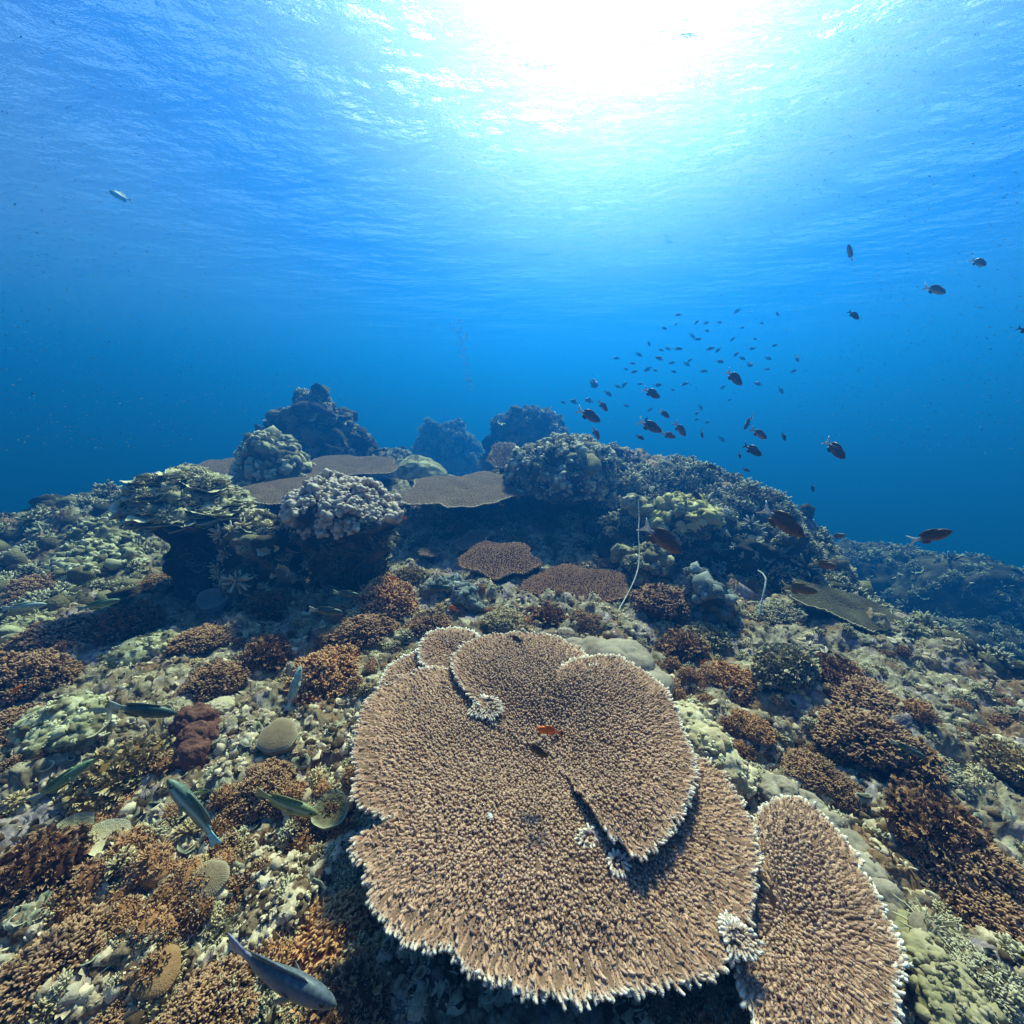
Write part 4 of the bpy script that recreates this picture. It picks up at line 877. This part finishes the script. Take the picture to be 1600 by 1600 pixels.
# ------------------------------------------------------------------ bushy corals, one by one
PROTO = {}
for key, m_ in (('b', M_BUSH), ('o', M_BUSHO), ('g', M_BUSHG), ('t', M_BUSHT)):
    PROTO[key] = []
    for v in range(3):
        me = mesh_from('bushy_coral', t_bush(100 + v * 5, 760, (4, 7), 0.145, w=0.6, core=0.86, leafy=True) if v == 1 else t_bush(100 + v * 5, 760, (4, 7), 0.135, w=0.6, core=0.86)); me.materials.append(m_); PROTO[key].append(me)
bushes = [
 (90, 985, 52, 'b', 'brown bushy coral at far left below the pale grey fish'), (205, 962, 46, 'b', 'wide brown bushy coral under the green-blue fish at left'),
 (318, 990, 38, 'b', 'brown bushy coral just below the small grey cup coral'), (335, 1058, 42, 'b', 'brown bushy coral above the tan pad sponge'),
 (190, 1190, 64, 'g', 'big golden-brown round bushy coral left of the red sponge'), (38, 1045, 56, 'b', 'brown bushy coral at the left edge above the orange fish'),
 (512, 1042, 60, 'o', 'bright orange bushy coral beside the upright pale fish'), (425, 940, 40, 'b', 'reddish brown bushy coral right of the grey cup coral'),
 (605, 925, 52, 'o', 'orange-brown bushy coral at the foot of the cream-topped bommie'), (575, 975, 42, 'b', 'brown bushy coral behind the bright orange one'),
 (420, 1010, 40, 'b', 'dark red-brown bushy coral left of the bright orange one'), (412, 1218, 46, 'b', 'brown bushy coral below the round mushroom coral'),
 (95, 1490, 78, 'b', 'large brown bushy coral near the lower left corner'), (45, 1350, 66, 'b', 'pinkish brown bushy coral on the left edge'),
 (500, 1470, 70, 'o', 'rusty orange bushy coral beneath the left rim of the huge table coral'), (330, 1555, 66, 'b', 'brown leafy bushy coral under the big grey fish'),
 (540, 1560, 60, 'b', 'dark rusty bushy coral at the bottom beside the grey fish head'), (170, 1590, 50, 'b', 'brown bushy coral cut by the bottom edge left of the rusty disc'),
 (388, 768, 26, 'b', 'small brown bushy coral on the right end of the pale plate mound'), (382, 812, 26, 'g', 'yellowish bushy coral on the rim of the dark hollow at left'),
 (790, 962, 34, 'g', 'golden bushy coral behind the huge plates near the blue-grey lump'), (672, 975, 34, 'b', 'brown bushy coral behind the small two-lobed plates'),
 (858, 962, 32, 'b', 'brown leafy coral between the golden bush and reddish plate'), (1035, 930, 46, 'b', 'brown bushy coral right of the long whip coral'),
 (955, 880, 26, 'b', 'small dark brown bushy coral left of the mossy head'), (1065, 1000, 34, 'b', 'brown bushy coral to the right above the grey leather coral'),
 (1145, 1060, 46, 'o', 'orange-brown bushy coral with a pale blue fish over it'), (1175, 1128, 28, 'o', 'small orange bushy coral right of the tan lumpy coral'),
 (1300, 1045, 46, 'b', 'sloping brown bushy coral high on the right slope'), (1350, 1085, 46, 'b', 'brown bushy coral lower right of the high one on the slope'),
 (1345, 1140, 52, 'b', 'wide brown bushy coral above the shaded grey fish'), (1405, 1165, 44, 'b', 'brown bushy coral just right of the shaded grey fish'),
 (1265, 1195, 42, 'b', 'brown bushy coral behind the grey leather coral chain'), (1315, 1230, 32, 'b', 'small brown bushy coral right of the leather coral chain'),
 (1460, 1275, 56, 'b', 'large brown bushy coral in the upper part of the right edge bank'), (1515, 1345, 62, 'b', 'large brown bushy coral in the middle of the right edge bank'),
 (1560, 1430, 64, 'b', 'large brown bushy coral low on the right edge bank'), (1585, 1180, 40, 'g', 'golden-brown bushy coral on the right edge of the view'),
 (60, 915, 36, 'b', 'dim brown bushy coral behind the pale grey fish at the left edge'), (20, 1130, 42, 'b', 'brown bushy coral left of the white lumpy coral'),
 (355, 1450, 40, 't', 'pale tan bushy coral in the rubble at lower left'), (250, 905, 22, 'b', 'small brown bushy coral in front of the dark left hollow'),
 (480, 1560, 34, 'g', 'golden bushy coral close to the grey fish head'), (1110, 985, 30, 't', 'yellow-green bushy coral below the blue-green crusted head'),
 (1215, 950, 34, 't', 'dull green bushy coral on the slope right of the curved whip'), (915, 970, 26, 'b', 'brown bushy coral above the grey leather coral'),
 (1225, 1030, 40, 't', 'olive leafy coral on the right slope left of the sloping brown one'), (1555, 1530, 46, 't', 'tan bushy coral in the bottom right corner'),
 (145, 830, 26, 'b', 'dim brown bush on the slope above the crumbly green mound'), (640, 895, 24, 'g', 'small golden bush in the shade right of the cream-topped bommie'),
 (1450, 1195, 40, 't', 'tan leafy coral right of the shaded grey fish on the slope'), (1180, 1210, 30, 't', 'tan bushy coral between the lumpy coral and the leather chain'),
]
for i, (px, py, rp, key, lab) in enumerate(bushes):
    h_ = hit(px, py + rp * 0.35); r = rp * h_[1] / ray(px, py)[1] / FPX
    yaw = rng.random() * 6.283
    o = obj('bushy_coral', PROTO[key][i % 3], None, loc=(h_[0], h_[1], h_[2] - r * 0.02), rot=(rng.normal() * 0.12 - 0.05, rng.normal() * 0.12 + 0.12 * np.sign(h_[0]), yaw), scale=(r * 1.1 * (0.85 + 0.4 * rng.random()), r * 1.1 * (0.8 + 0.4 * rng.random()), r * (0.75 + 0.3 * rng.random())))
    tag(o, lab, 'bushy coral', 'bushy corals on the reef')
# ------------------------------------------------------------------ fish
def fish_mat(name, back, belly, tail, rough=0.45, stripe=None, mott=0.7):
    m, t = mat(name); N = t.nodes.new; L = t.links.new
    o = N('ShaderNodeOutputMaterial'); b = N('ShaderNodeBsdfPrincipled'); b.inputs['Roughness'].default_value = rough; b.inputs['Specular IOR Level'].default_value = 0.3
    at = N('ShaderNodeAttribute'); at.attribute_name = 'tint'; sx = N('ShaderNodeSeparateColor'); L(at.outputs['Color'], sx.inputs[0])
    tc = N('ShaderNodeTexCoord'); vo = N('ShaderNodeTexVoronoi'); vo.inputs['Scale'].default_value = 30; L(tc.outputs['Object'], vo.inputs['Vector'])
    m1 = N('ShaderNodeMix'); m1.data_type = 'RGBA'; m1.inputs[6].default_value = (*back, 1); m1.inputs[7].default_value = (*belly, 1); L(sx.outputs[1], m1.inputs[0])
    m2 = N('ShaderNodeMix'); m2.data_type = 'RGBA'; m2.inputs[7].default_value = (*tail, 1); L(sx.outputs[2], m2.inputs[0]); L(m1.outputs[2], m2.inputs[6])
    m3 = N('ShaderNodeMix'); m3.data_type = 'RGBA'; m3.blend_type = 'MULTIPLY'; m3.inputs[0].default_value = mott; L(m2.outputs[2], m3.inputs[6]); L(vo.outputs['Distance'], m3.inputs[7])
    cr = N('ShaderNodeMath'); cr.operation = 'MULTIPLY_ADD'; cr.inputs[1].default_value = 1.2; cr.inputs[2].default_value = 0.45; L(vo.outputs['Distance'], cr.inputs[0]); L(cr.outputs[0], m3.inputs[7])
    col = m3.outputs[2]
    if stripe:
        m4 = N('ShaderNodeMix'); m4.data_type = 'RGBA'; m4.inputs[7].default_value = (*stripe, 1); L(sx.outputs[0], m4.inputs[0]); L(col, m4.inputs[6]); col = m4.outputs[2]
    L(col, b.inputs['Base Color']); L(b.outputs[0], o.inputs[0]); return m
SHAPES = {  # s from snout 0 to tail root 1: half heights above, below, half width (in lengths)
 'damsel': ([0, .04, .12, .25, .42, .6, .78, .92, 1], [.005, .055, .11, .16, .18, .155, .10, .05, .04], [.005, .045, .095, .14, .165, .145, .09, .045, .036], [.004, .035, .06, .08, .085, .07, .045, .02, .012]),
 'wrasse': ([0, .04, .12, .25, .42, .6, .78, .92, 1], [.005, .04, .075, .105, .12, .11, .085, .055, .05], [.005, .035, .07, .10, .115, .105, .075, .05, .045], [.004, .03, .05, .065, .07, .06, .04, .02, .014]),
}
def bend(x): return 0.22 * np.clip(0.05 - x, 0, 1) ** 2 * np.where(x < -0.42, 0.9, 1)
def fish_body(shape):
    s, up, dn, wd = SHAPES[shape]; q = np.linspace(0, 1, 26) ** 1.0; up = np.interp(q, s, up); dn = np.interp(q, s, dn); wd = np.interp(q, s, wd)
    for a in (up, dn, wd): a[1:-1] = (a[:-2] + 2 * a[1:-1] + a[2:]) / 4
    n = 16; th = np.arange(n) / n * 2 * np.pi; V = []; C = []
    for i in range(26):
        c, sn = np.cos(th), np.sin(th); z = np.where(sn > 0, sn * up[i], sn * dn[i]); y = np.sign(c) * np.abs(c) ** 0.9 * wd[i]
        V.append(np.stack([np.full(n, 0.5 - q[i] * 0.82), y, z], 1))
        bel = sstep(0.0, -0.9, sn) if False else np.clip((-sn - 0.05) * 1.2, 0, 1)
        st = np.exp(-((sn - 0.25) / 0.18) ** 2) * (q[i] > 0.15); C.append(np.stack([st, bel, np.full(n, np.clip((q[i] - 0.86) * 6, 0, 1))], 1))
    V = np.concatenate(V); V[:, 1] += bend(V[:, 0]); C = np.concatenate(C); i = np.arange(25)[:, None]; j = np.arange(n)[None]
    Q = np.stack([i * n + j, (i + 1) * n + j, (i + 1) * n + (j + 1) % n, i * n + (j + 1) % n], -1).reshape(-1, 4)
    g = Geo(); g.add(V, Q, C=C); k = g.n; g.add([[0.503, 0, 0], [0.5 - 0.825, bend(np.array(-0.325)), 0]], C=[[0, 0, 0], [0, 0, 1]])
    g.T.append(np.array([(k, j_, (j_ + 1) % n) for j_ in range(n)] + [(k + 1, 25 * n + (j_ + 1) % n, 25 * n + j_) for j_ in range(n)]))
    return g
def fin(poly, th=0.008, c=(0, 0, 0)):
    """poly in the x-z plane; a thin fin that thickens at its middle"""
    P = np.array(poly, float); n = len(P); m = P.mean(0); g = Geo()
    V = [np.stack([P[:, 0], np.zeros(n), P[:, 1]], 1)]
    for s in (1, -1): Q_ = m + (P - m) * 0.8; V.append(np.stack([Q_[:, 0], np.full(n, s * th), Q_[:, 1]], 1))
    V.append(np.array([[m[0], th, m[1]], [m[0], -th, m[1]]])); V = np.concatenate(V); V[:, 1] += bend(V[:, 0]); Q = []; T = []
    for i in range(n):
        j = (i + 1) % n; Q += [(i, j, n + j, n + i), (j, i, 2 * n + i, 2 * n + j)]; T += [(n + i, n + j, 3 * n), (2 * n + j, 2 * n + i, 3 * n + 1)]
    g.add(V, Q, T, np.tile(c, (len(V), 1))); return g
def fins(shape):
    if shape == 'damsel':
        tail = [(-0.30, .045), (-0.38, .07), (-0.50, .17), (-0.54, .19), (-0.46, .07), (-0.42, 0), (-0.46, -.07), (-0.54, -.18), (-0.50, -.16), (-0.38, -.06), (-0.30, -.04)]
        dorsal = [(0.26, .12), (0.20, .19), (0.08, .225), (-0.05, .23), (-0.18, .19), (-0.27, .11), (-0.24, .06), (-0.1, .11), (0.1, .15)]
        anal = [(-0.02, -.13), (-0.08, -.21), (-0.2, -.18), (-0.27, -.09), (-0.2, -.07)]
    else:
        tail = [(-0.30, .045), (-0.40, .07), (-0.50, .10), (-0.52, .09), (-0.49, 0), (-0.52, -.09), (-0.50, -.10), (-0.40, -.065), (-0.30, -.04)]
        dorsal = [(0.27, .09), (0.22, .145), (0.0, .155), (-0.2, .13), (-0.27, .10), (-0.26, .06), (0, .10)]
        anal = [(0.0, -.09), (-0.05, -.145), (-0.2, -.13), (-0.27, -.09), (-0.25, -.05)]
    pect = [(0.20, -.02), (0.10, .02), (0.04, 0.0), (0.05, -.06), (0.14, -.06)]
    return tail, dorsal, anal, pect
def make_fish(shape, m, name='reef_fish', parts=True, tailc=(0, 0, 1)):
    tail, dorsal, anal, pect = fins(shape); b = fish_body(shape)
    if not parts:
        for p, c in ((tail, tailc), (dorsal, (0, 0, 0)), (anal, (0, 0, 0))):
            g = fin(p, c=c); V, Q, T, C = g.arrays(); b.add(V, Q, T, C)
        return obj(name, b, m)
    o = obj(name, b, m)
    obj('tail_fin', fin(tail, c=tailc), m, o); obj('dorsal_fin', fin(dorsal), m, o); obj('anal_fin', fin(anal), m, o)
    wd = 0.08 if shape == 'damsel' else 0.066
    for s in (1, -1):
        p = obj('pectoral_fin', fin([(x - 0.12, z) for x, z in pect], 0.004, c=(0, .5, 0)), m, o, loc=(0.12, s * (wd + 0.012), 0)); p.rotation_euler = (0, 0, -s * 0.45)
        V, T = ico(2); g = Geo(); g.add(V * 0.021, T=T); e = obj('eye', g, M_EYE, o, loc=(0.40, s * (0.045 if shape == 'damsel' else 0.038), 0.03))
    return o
M_EYE = fish_mat('fish_eye', (.01, .01, .01), (.01, .01, .01), (.01, .01, .01), 0.15)
FM = {
 'dark': fish_mat('damsel_dark', (.07, .035, .018), (.20, .10, .04), (.75, .75, .75)),
 'darkd': fish_mat('damsel_all_dark', (.05, .03, .018), (.09, .05, .03), (.06, .05, .04)),
 'brown': fish_mat('damsel_brown', (.12, .07, .03), (.20, .12, .05), (.5, .42, .25)),
 'pinkb': fish_mat('damsel_pinkish', (.10, .06, .05), (.40, .25, .22), (.5, .4, .4)),
 'green': fish_mat('wrasse_green', (.08, .15, .08), (.28, .36, .22), (.18, .26, .26), stripe=(.15, .27, .18)),
 'dgreen': fish_mat('wrasse_dark_green', (.035, .07, .06), (.12, .16, .13), (.35, .40, .34)),
 'pale': fish_mat('wrasse_pale', (.28, .38, .34), (.42, .50, .42), (.30, .40, .48)),
 'blue': fish_mat('wrasse_blue_stripe', (.09, .14, .11), (.22, .28, .20), (.22, .50, .58), stripe=(.45, .75, .80)),
 'yellow': fish_mat('wrasse_yellow_green', (.14, .16, .06), (.42, .44, .18), (.26, .26, .14), stripe=(.55, .60, .40)),
 'grey': fish_mat('parrotfish_grey', (.07, .09, .11), (.15, .20, .21), (.20, .20, .30), stripe=(.15, .14, .24)),
 'orange': fish_mat('anthias_orange', (.75, .14, .01), (.85, .22, .03), (.80, .18, .05), mott=0.1),
 'silver': fish_mat('damsel_silver', (.12, .14, .15), (.40, .44, .42), (.8, .85, .8)),
}
FP = {}
def fish(head, tail, dist, kind, label, shape='damsel', k=0.0, parts=True, group=None, cat='fish', name=None):
    hd = ray(*head); td = ray(*tail); hd = hd / np.linalg.norm(hd) * dist; td = td / np.linalg.norm(td) * dist
    Lr = np.linalg.norm(hd - td); dd = (hd + td) / np.linalg.norm(hd + td) * Lr * k; hd = hd - dd; td = td + dd
    Lr = np.linalg.norm(hd - td); X = Vector(hd - td).normalized(); up = Vector((0, 0, 1))
    if abs(X.z) > 0.92: up = Vector((0.35, -0.3, 1))
    Y = up.cross(X).normalized(); Z = X.cross(Y); c = (hd + td) / 2
    key = (shape, kind, parts)
    if key not in FP: FP[key] = make_fish(shape, FM[kind], name or ('wrasse' if shape == 'wrasse' else 'damselfish' if kind != 'orange' else 'anthias'), parts); o = FP[key]
    else: o = copy_tree(FP[key])
    for ch in o.children: ch.hide_render = False
    o.rotation_euler = Matrix((X, Y, Z)).transposed().to_euler(); o.location = tuple(c); o.scale = (Lr,) * 3
    tag(o, label, cat, group); return o
G1, G2, G3, G4 = 'slender fish over the left reef', 'dark damselfish right of the middle', 'small orange fish on the reef', 'tiny distant fish of the school'
for a in [
 ((147, 1186), (46, 1256), 1.55, 'green', 'green fish swimming up past the golden-brown round bush at left'),
 ((276, 1115), (166, 1106), 1.9, 'dgreen', 'dark green slender fish beside the red-brown sponge, pale tail'),
 ((470, 1040), (450, 1112), 1.7, 'pale', 'pale mint fish pointing upward in front of the bright orange coral'),
 ((262, 1218), (345, 1312), 1.35, 'blue', 'slender fish with bright turquoise stripe heading up left'),
 ((497, 1272), (396, 1242), 1.45, 'yellow', 'yellow-green fish left of the huge table coral rim'),
 ((296, 1242), (334, 1234), 1.5, 'yellow', 'small olive fish just right of the turquoise striped one'),
 ((524, 1570), (345, 1484), 0.95, 'grey', 'big blue-grey fish with purple tail near the bottom left'),
 ((188, 937), (120, 953), 2.8, 'green', 'green fish with bluish tail over brown bushes at left'),
 ((74, 944), (2, 952), 2.8, 'pale', 'pale grey-green fish at the left edge of the view'),
 ((536, 957), (482, 953), 2.6, 'dgreen', 'dark grey slender fish right of the reddish brown bush'),
 ((562, 930), (520, 926), 2.9, 'dgreen', 'dark slender fish at the foot of the cream-topped bommie'),
 ((1448, 1184), (1390, 1158), 2.0, 'dgreen', 'dusky slender fish in the shade on the right slope'),
 ((705, 918), (660, 920), 2.9, 'dgreen', 'dim slender fish gliding over the blue-grey crusted lump')]:
    fish(a[0], a[1], a[2], a[3], a[4], 'wrasse', k=0.12, group=G1, name='wrasse')
for a in [
 ((1256, 838), (1189, 794), 2.2, 'dark', 'largest dark damselfish with white tail at the right end of the ridge'),
 ((1065, 864), (1004, 822), 2.3, 'dark', 'big dark damselfish with white tail in front of the yellow boulder coral'),
 ((1489, 830), (1423, 846), 2.3, 'dark', 'lone big dark damselfish over the blue at far right'),
 ((1320, 717), (1288, 688), 3.0, 'dark', 'dark damselfish alone in open water right of the school'),
 ((1309, 886), (1268, 879), 2.6, 'brown', 'yellow-brown damselfish above the pale green sheet coral'),
 ((1278, 925), (1222, 916), 2.5, 'brown', 'brown damselfish against the dark rock right of the curved whip'),
 ((1322, 836), (1297, 840), 3.4, 'brown', 'small orange-brown damselfish over the hazy right slope'),
 ((1159, 602), (1135, 579), 3.4, 'dark', 'dark damselfish highest of the nearer ones in the school'),
 ((1031, 622), (1005, 607), 3.8, 'dark', 'dark damselfish above the white-tailed one in the school'),
 ((938, 659), (903, 640), 3.5, 'dark', 'dark damselfish right above the top of the domed bommie'),
 ((1034, 675), (998, 658), 3.5, 'dark', 'dark damselfish with a bright white tail right of the bommie'),
 ((949, 643), (935, 626), 4.0, 'pinkb', 'small brownish damselfish pointing down above the bommie'),
 ((1007, 687), (993, 680), 4.0, 'darkd', 'small round dark damselfish under the white-tailed one'),
 ((1056, 684), (1034, 677), 3.8, 'brown', 'yellowish brown damselfish just right of the white-tailed one'),
 ((1071, 682), (1054, 660), 3.6, 'pinkb', 'pinkish damselfish diving steeply in the school'),
 ((1046, 653), (1030, 641), 4.0, 'dark', 'small dark damselfish left above the pinkish diving one'),
 ((1198, 686), (1174, 670), 3.6, 'pinkb', 'pale-backed brown damselfish above a dark one at right'),
 ((1190, 712), (1161, 695), 3.4, 'darkd', 'stout dark damselfish below the pale-backed brown one'),
 ((1172, 737), (1160, 732), 4.2, 'darkd', 'small dark damselfish below the stout dark one'),
 ((1120, 733), (1102, 725), 4.0, 'darkd', 'dark damselfish touching the ridge skyline at right'),
 ((1183, 762), (1163, 764), 4.0, 'pinkb', 'pinkish brown damselfish close to the end of the ridge'),
 ((1188, 783), (1171, 772), 4.0, 'darkd', 'dark damselfish just above the largest white-tailed one'),
 ((936, 687), (926, 668), 3.6, 'pinkb', 'reddish damselfish in front of the domed bommie top right'),
 ((1098, 685), (1095, 671), 4.4, 'darkd', 'small damselfish seen end-on hanging upright in the school'),
 ((1227, 689), (1222, 676), 4.2, 'darkd', 'small upright damselfish right of the pale-backed one'),
 ((1163, 671), (1174, 650), 4.4, 'pinkb', 'small pinkish damselfish heading down left'),
 ((1157, 717), (1154, 705), 4.4, 'darkd', 'tiny upright damselfish left of the stout dark one'),
 ((1271, 769), (1268, 756), 4.0, 'darkd', 'small upright damselfish over open blue right of the ridge'),
 ((1096, 781), (1078, 766), 3.6, 'darkd', 'dark damselfish hovering against the right ridge'),
 ((1478, 458), (1445, 448), 3.6, 'silver', 'silvery fish with pale tail high at the right'),
 ((1541, 415), (1516, 405), 3.8, 'silver', 'dim fish near the right edge above the silvery one'),
 ((1325, 382), (1331, 408), 3.6, 'silver', 'small upright silvery fish high in the open water'),
 ((1342, 499), (1326, 486), 4.0, 'darkd', 'small dark fish alone below the upright silvery fish'),
 ((1618, 522), (1590, 512), 3.4, 'darkd', 'dark fish half cut off by the right edge'),
 ((170, 299), (206, 315), 11, 'pale', 'pale lone fish high in the open water at upper left'),
 ((857, 1183), (820, 1162), 1.55, 'darkd', 'small dusky damselfish over the centre of the huge table coral'),
 ((818, 1005), (795, 993), 2.1, 'darkd', 'small grey damselfish over the back lobe of the huge table coral'),
 ((1143, 1072), (1136, 1100), 2.2, 'silver', 'small pale blue fish upright over the orange-brown bush')]:
    fish(*a, group=G2, k=0.15 * rng.normal())
for a in [
 ((838, 1139), (877, 1144), 1.5, 'orange', 'bright orange fish above the middle of the huge table coral'),
 ((35, 1070), (17, 1086), 1.9, 'orange', 'orange fish at the left edge beside a brown bush'),
 ((462, 1566), (438, 1550), 1.0, 'orange', 'orange fish half behind the big blue-grey fish'),
 ((702, 946), (716, 955), 2.7, 'orange', 'orange-red fish beside the pale blue-grey lump'),
 ((636, 811), (627, 808), 3.2, 'orange', 'tiny orange fish at the right side of the cream-topped bommie'),
 ((1094, 1036), (1106, 1030), 2.4, 'orange', 'tiny orange-red fish above the orange-brown bush at right'),
 ((610, 905), (622, 902), 3.0, 'orange', 'tiny orange fish above the orange-brown bush in the shade')]:
    fish(*a, group=G3, k=0.1)
tiny = [(1060,492),(1088,504),(1103,505),(1124,504),(1056,507),(1038,513),(1105,517),(1090,530),(1082,525),(1014,537),(1033,547),(1044,545),(998,554),(1122,547),(1150,554),(1152,486),(1215,491),(963,560),(989,568),(1078,563),(1073,569),(1050,567),(991,581),(978,577),(1012,577),(1024,579),(1053,581),(927,600),(975,602),(965,604),(1051,609),(1028,602),(1130,605),(979,634),(1016,640),(1095,637),(1089,646),(1088,656),(880,629),(897,628),(920,626),(1171,570),(1199,577),(1160,560),(1145,530),(1180,530),(1210,540),(1240,580),(1125,565),(1060,545),(1000,600),(1140,625),(1220,610),(1175,545),(1190,505),(1110,545),(1030,560),(1070,600),(1100,580),(1245,560),(1185,600),(1127,686),(1075,715),(1050,725),(600,703),(588,718),(575,712),(560,722),(612,712),(640,716),(630,700),(570,730),(1105,660),(1010,655),(950,615),(1160,512),(1200,560)]
for i, (px, py) in enumerate(tiny):
    s = 3.5 + 4 * rng.random(); a = rng.normal() * 0.5 + 0.25; d = 7.5 + 5 * rng.random()
    left = px < 660; lab = 'tiny dark fish hovering over the hazy table corals at left' if left else 'tiny dark fish of the distant school above the ridge'
    f = 1 if rng.random() < 0.75 else -1
    fish((px + f * s * math.cos(a), py + s * math.sin(a)), (px - f * s * math.cos(a), py - s * math.sin(a)), d, 'darkd', lab, parts=False, group='tiny fish over the far table corals' if left else G4, k=0.3 * rng.normal())
# a small speckled shell on the plate
p = on_plane(765, 1277, P0 - n0 * 0.008, n0); g = Geo(); V, T = ico(4); V = V * np.array([.010, .016, .008]) * (1 + 0.1 * fbm(V * 2, 2))[:, None]; V[:, 2] += 0.004 * np.abs(np.sin(V[:, 1] * 500)) ; g.add(V, T=T, C=np.stack([rng.random(len(V)), 0 * V[:, 0], 0 * V[:, 0]], 1))
tag(obj('sea_snail', g, coral_mat('white_shell', (.25, .25, .26), (.8, .8, .8), scale=300, fine=500, clump=0.2), loc=tuple(p), rot=(0, 0, 0.4)), 'small white speckled shell lying on the huge table coral', 'snail')
# ------------------------------------------------------------------ fry drifting in the water, a diver's bubbles
n = 30000; V0 = np.array([(1, 0, 0), (-1, 0, 0), (0, .25, 0), (0, -.25, 0), (0, 0, .32), (0, 0, -.32)], float)
T0 = np.array([(0, 2, 4), (2, 1, 4), (1, 3, 4), (3, 0, 4), (2, 0, 5), (1, 2, 5), (3, 1, 5), (0, 3, 5)])
az = rng.uniform(-62, 62, n * 3); el = rng.uniform(-4, 36, n * 3); dist = rng.uniform(3.0, 9.0, n * 3)
dens = np.clip(0.25 + 0.75 * np.clip((np.abs(az - 4) - 14) / 30, 0, 1) - np.clip((el - 14) / 22, 0, 1) * 0.8, 0.03, 1) * (0.6 + 0.8 * rng.random(n * 3))
k = rng.random(n * 3) < dens; az, el, dist = R(1) * az[k][:n], R(1) * el[k][:n], dist[k][:n]
P = np.stack([dist * np.sin(az) * np.cos(el), dist * np.cos(az) * np.cos(el), dist * np.sin(el)], 1); P = P[(P[:, 2] > H(P[:, 0], P[:, 1]) + 0.25) & (P[:, 2] < SURF - 0.6)]
D = np.stack([np.ones(len(P)), rng.normal(size=len(P)) * 0.7, rng.normal(size=len(P)) * 0.4], 1); M = frames(D)[:, :, [2, 0, 1]] * (0.0035 + 0.004 * rng.random(len(P)))[:, None, None]
g = Geo(); scatter(g, (V0, np.zeros((0, 4), int), T0, np.zeros((6, 3))), P, M, rng.random(len(P)))
tag(obj('fish_fry', g, coral_mat('fry', (.02, .05, .09), (.05, .11, .18), (.2, .32, .42), bump=0, clump=1.0), smooth=False), 'countless tiny fry hanging in the blue water', kind='stuff')
g = Geo(); V, T = ico(1); nb = 160
u = rng.random(nb); px = 738 - 22 * u ** 0.8 + rng.normal(size=nb) * (2 + 6 * u); py = 618 - 120 * u
P = np.array([at_r(a, b, 12.5) for a, b in zip(px, py)]); M = np.eye(3)[None] * (0.008 + 0.017 * rng.random(nb))[:, None, None]
scatter(g, (V, np.zeros((0, 4), int), T, np.zeros((len(V), 3))), P, M, rng.random(nb))
tag(obj('bubbles', g, coral_mat('bubble', (.3, .4, .5), (.5, .6, .7), bump=0, rough=0.2)), 'faint column of air bubbles rising in the distance', kind='stuff')
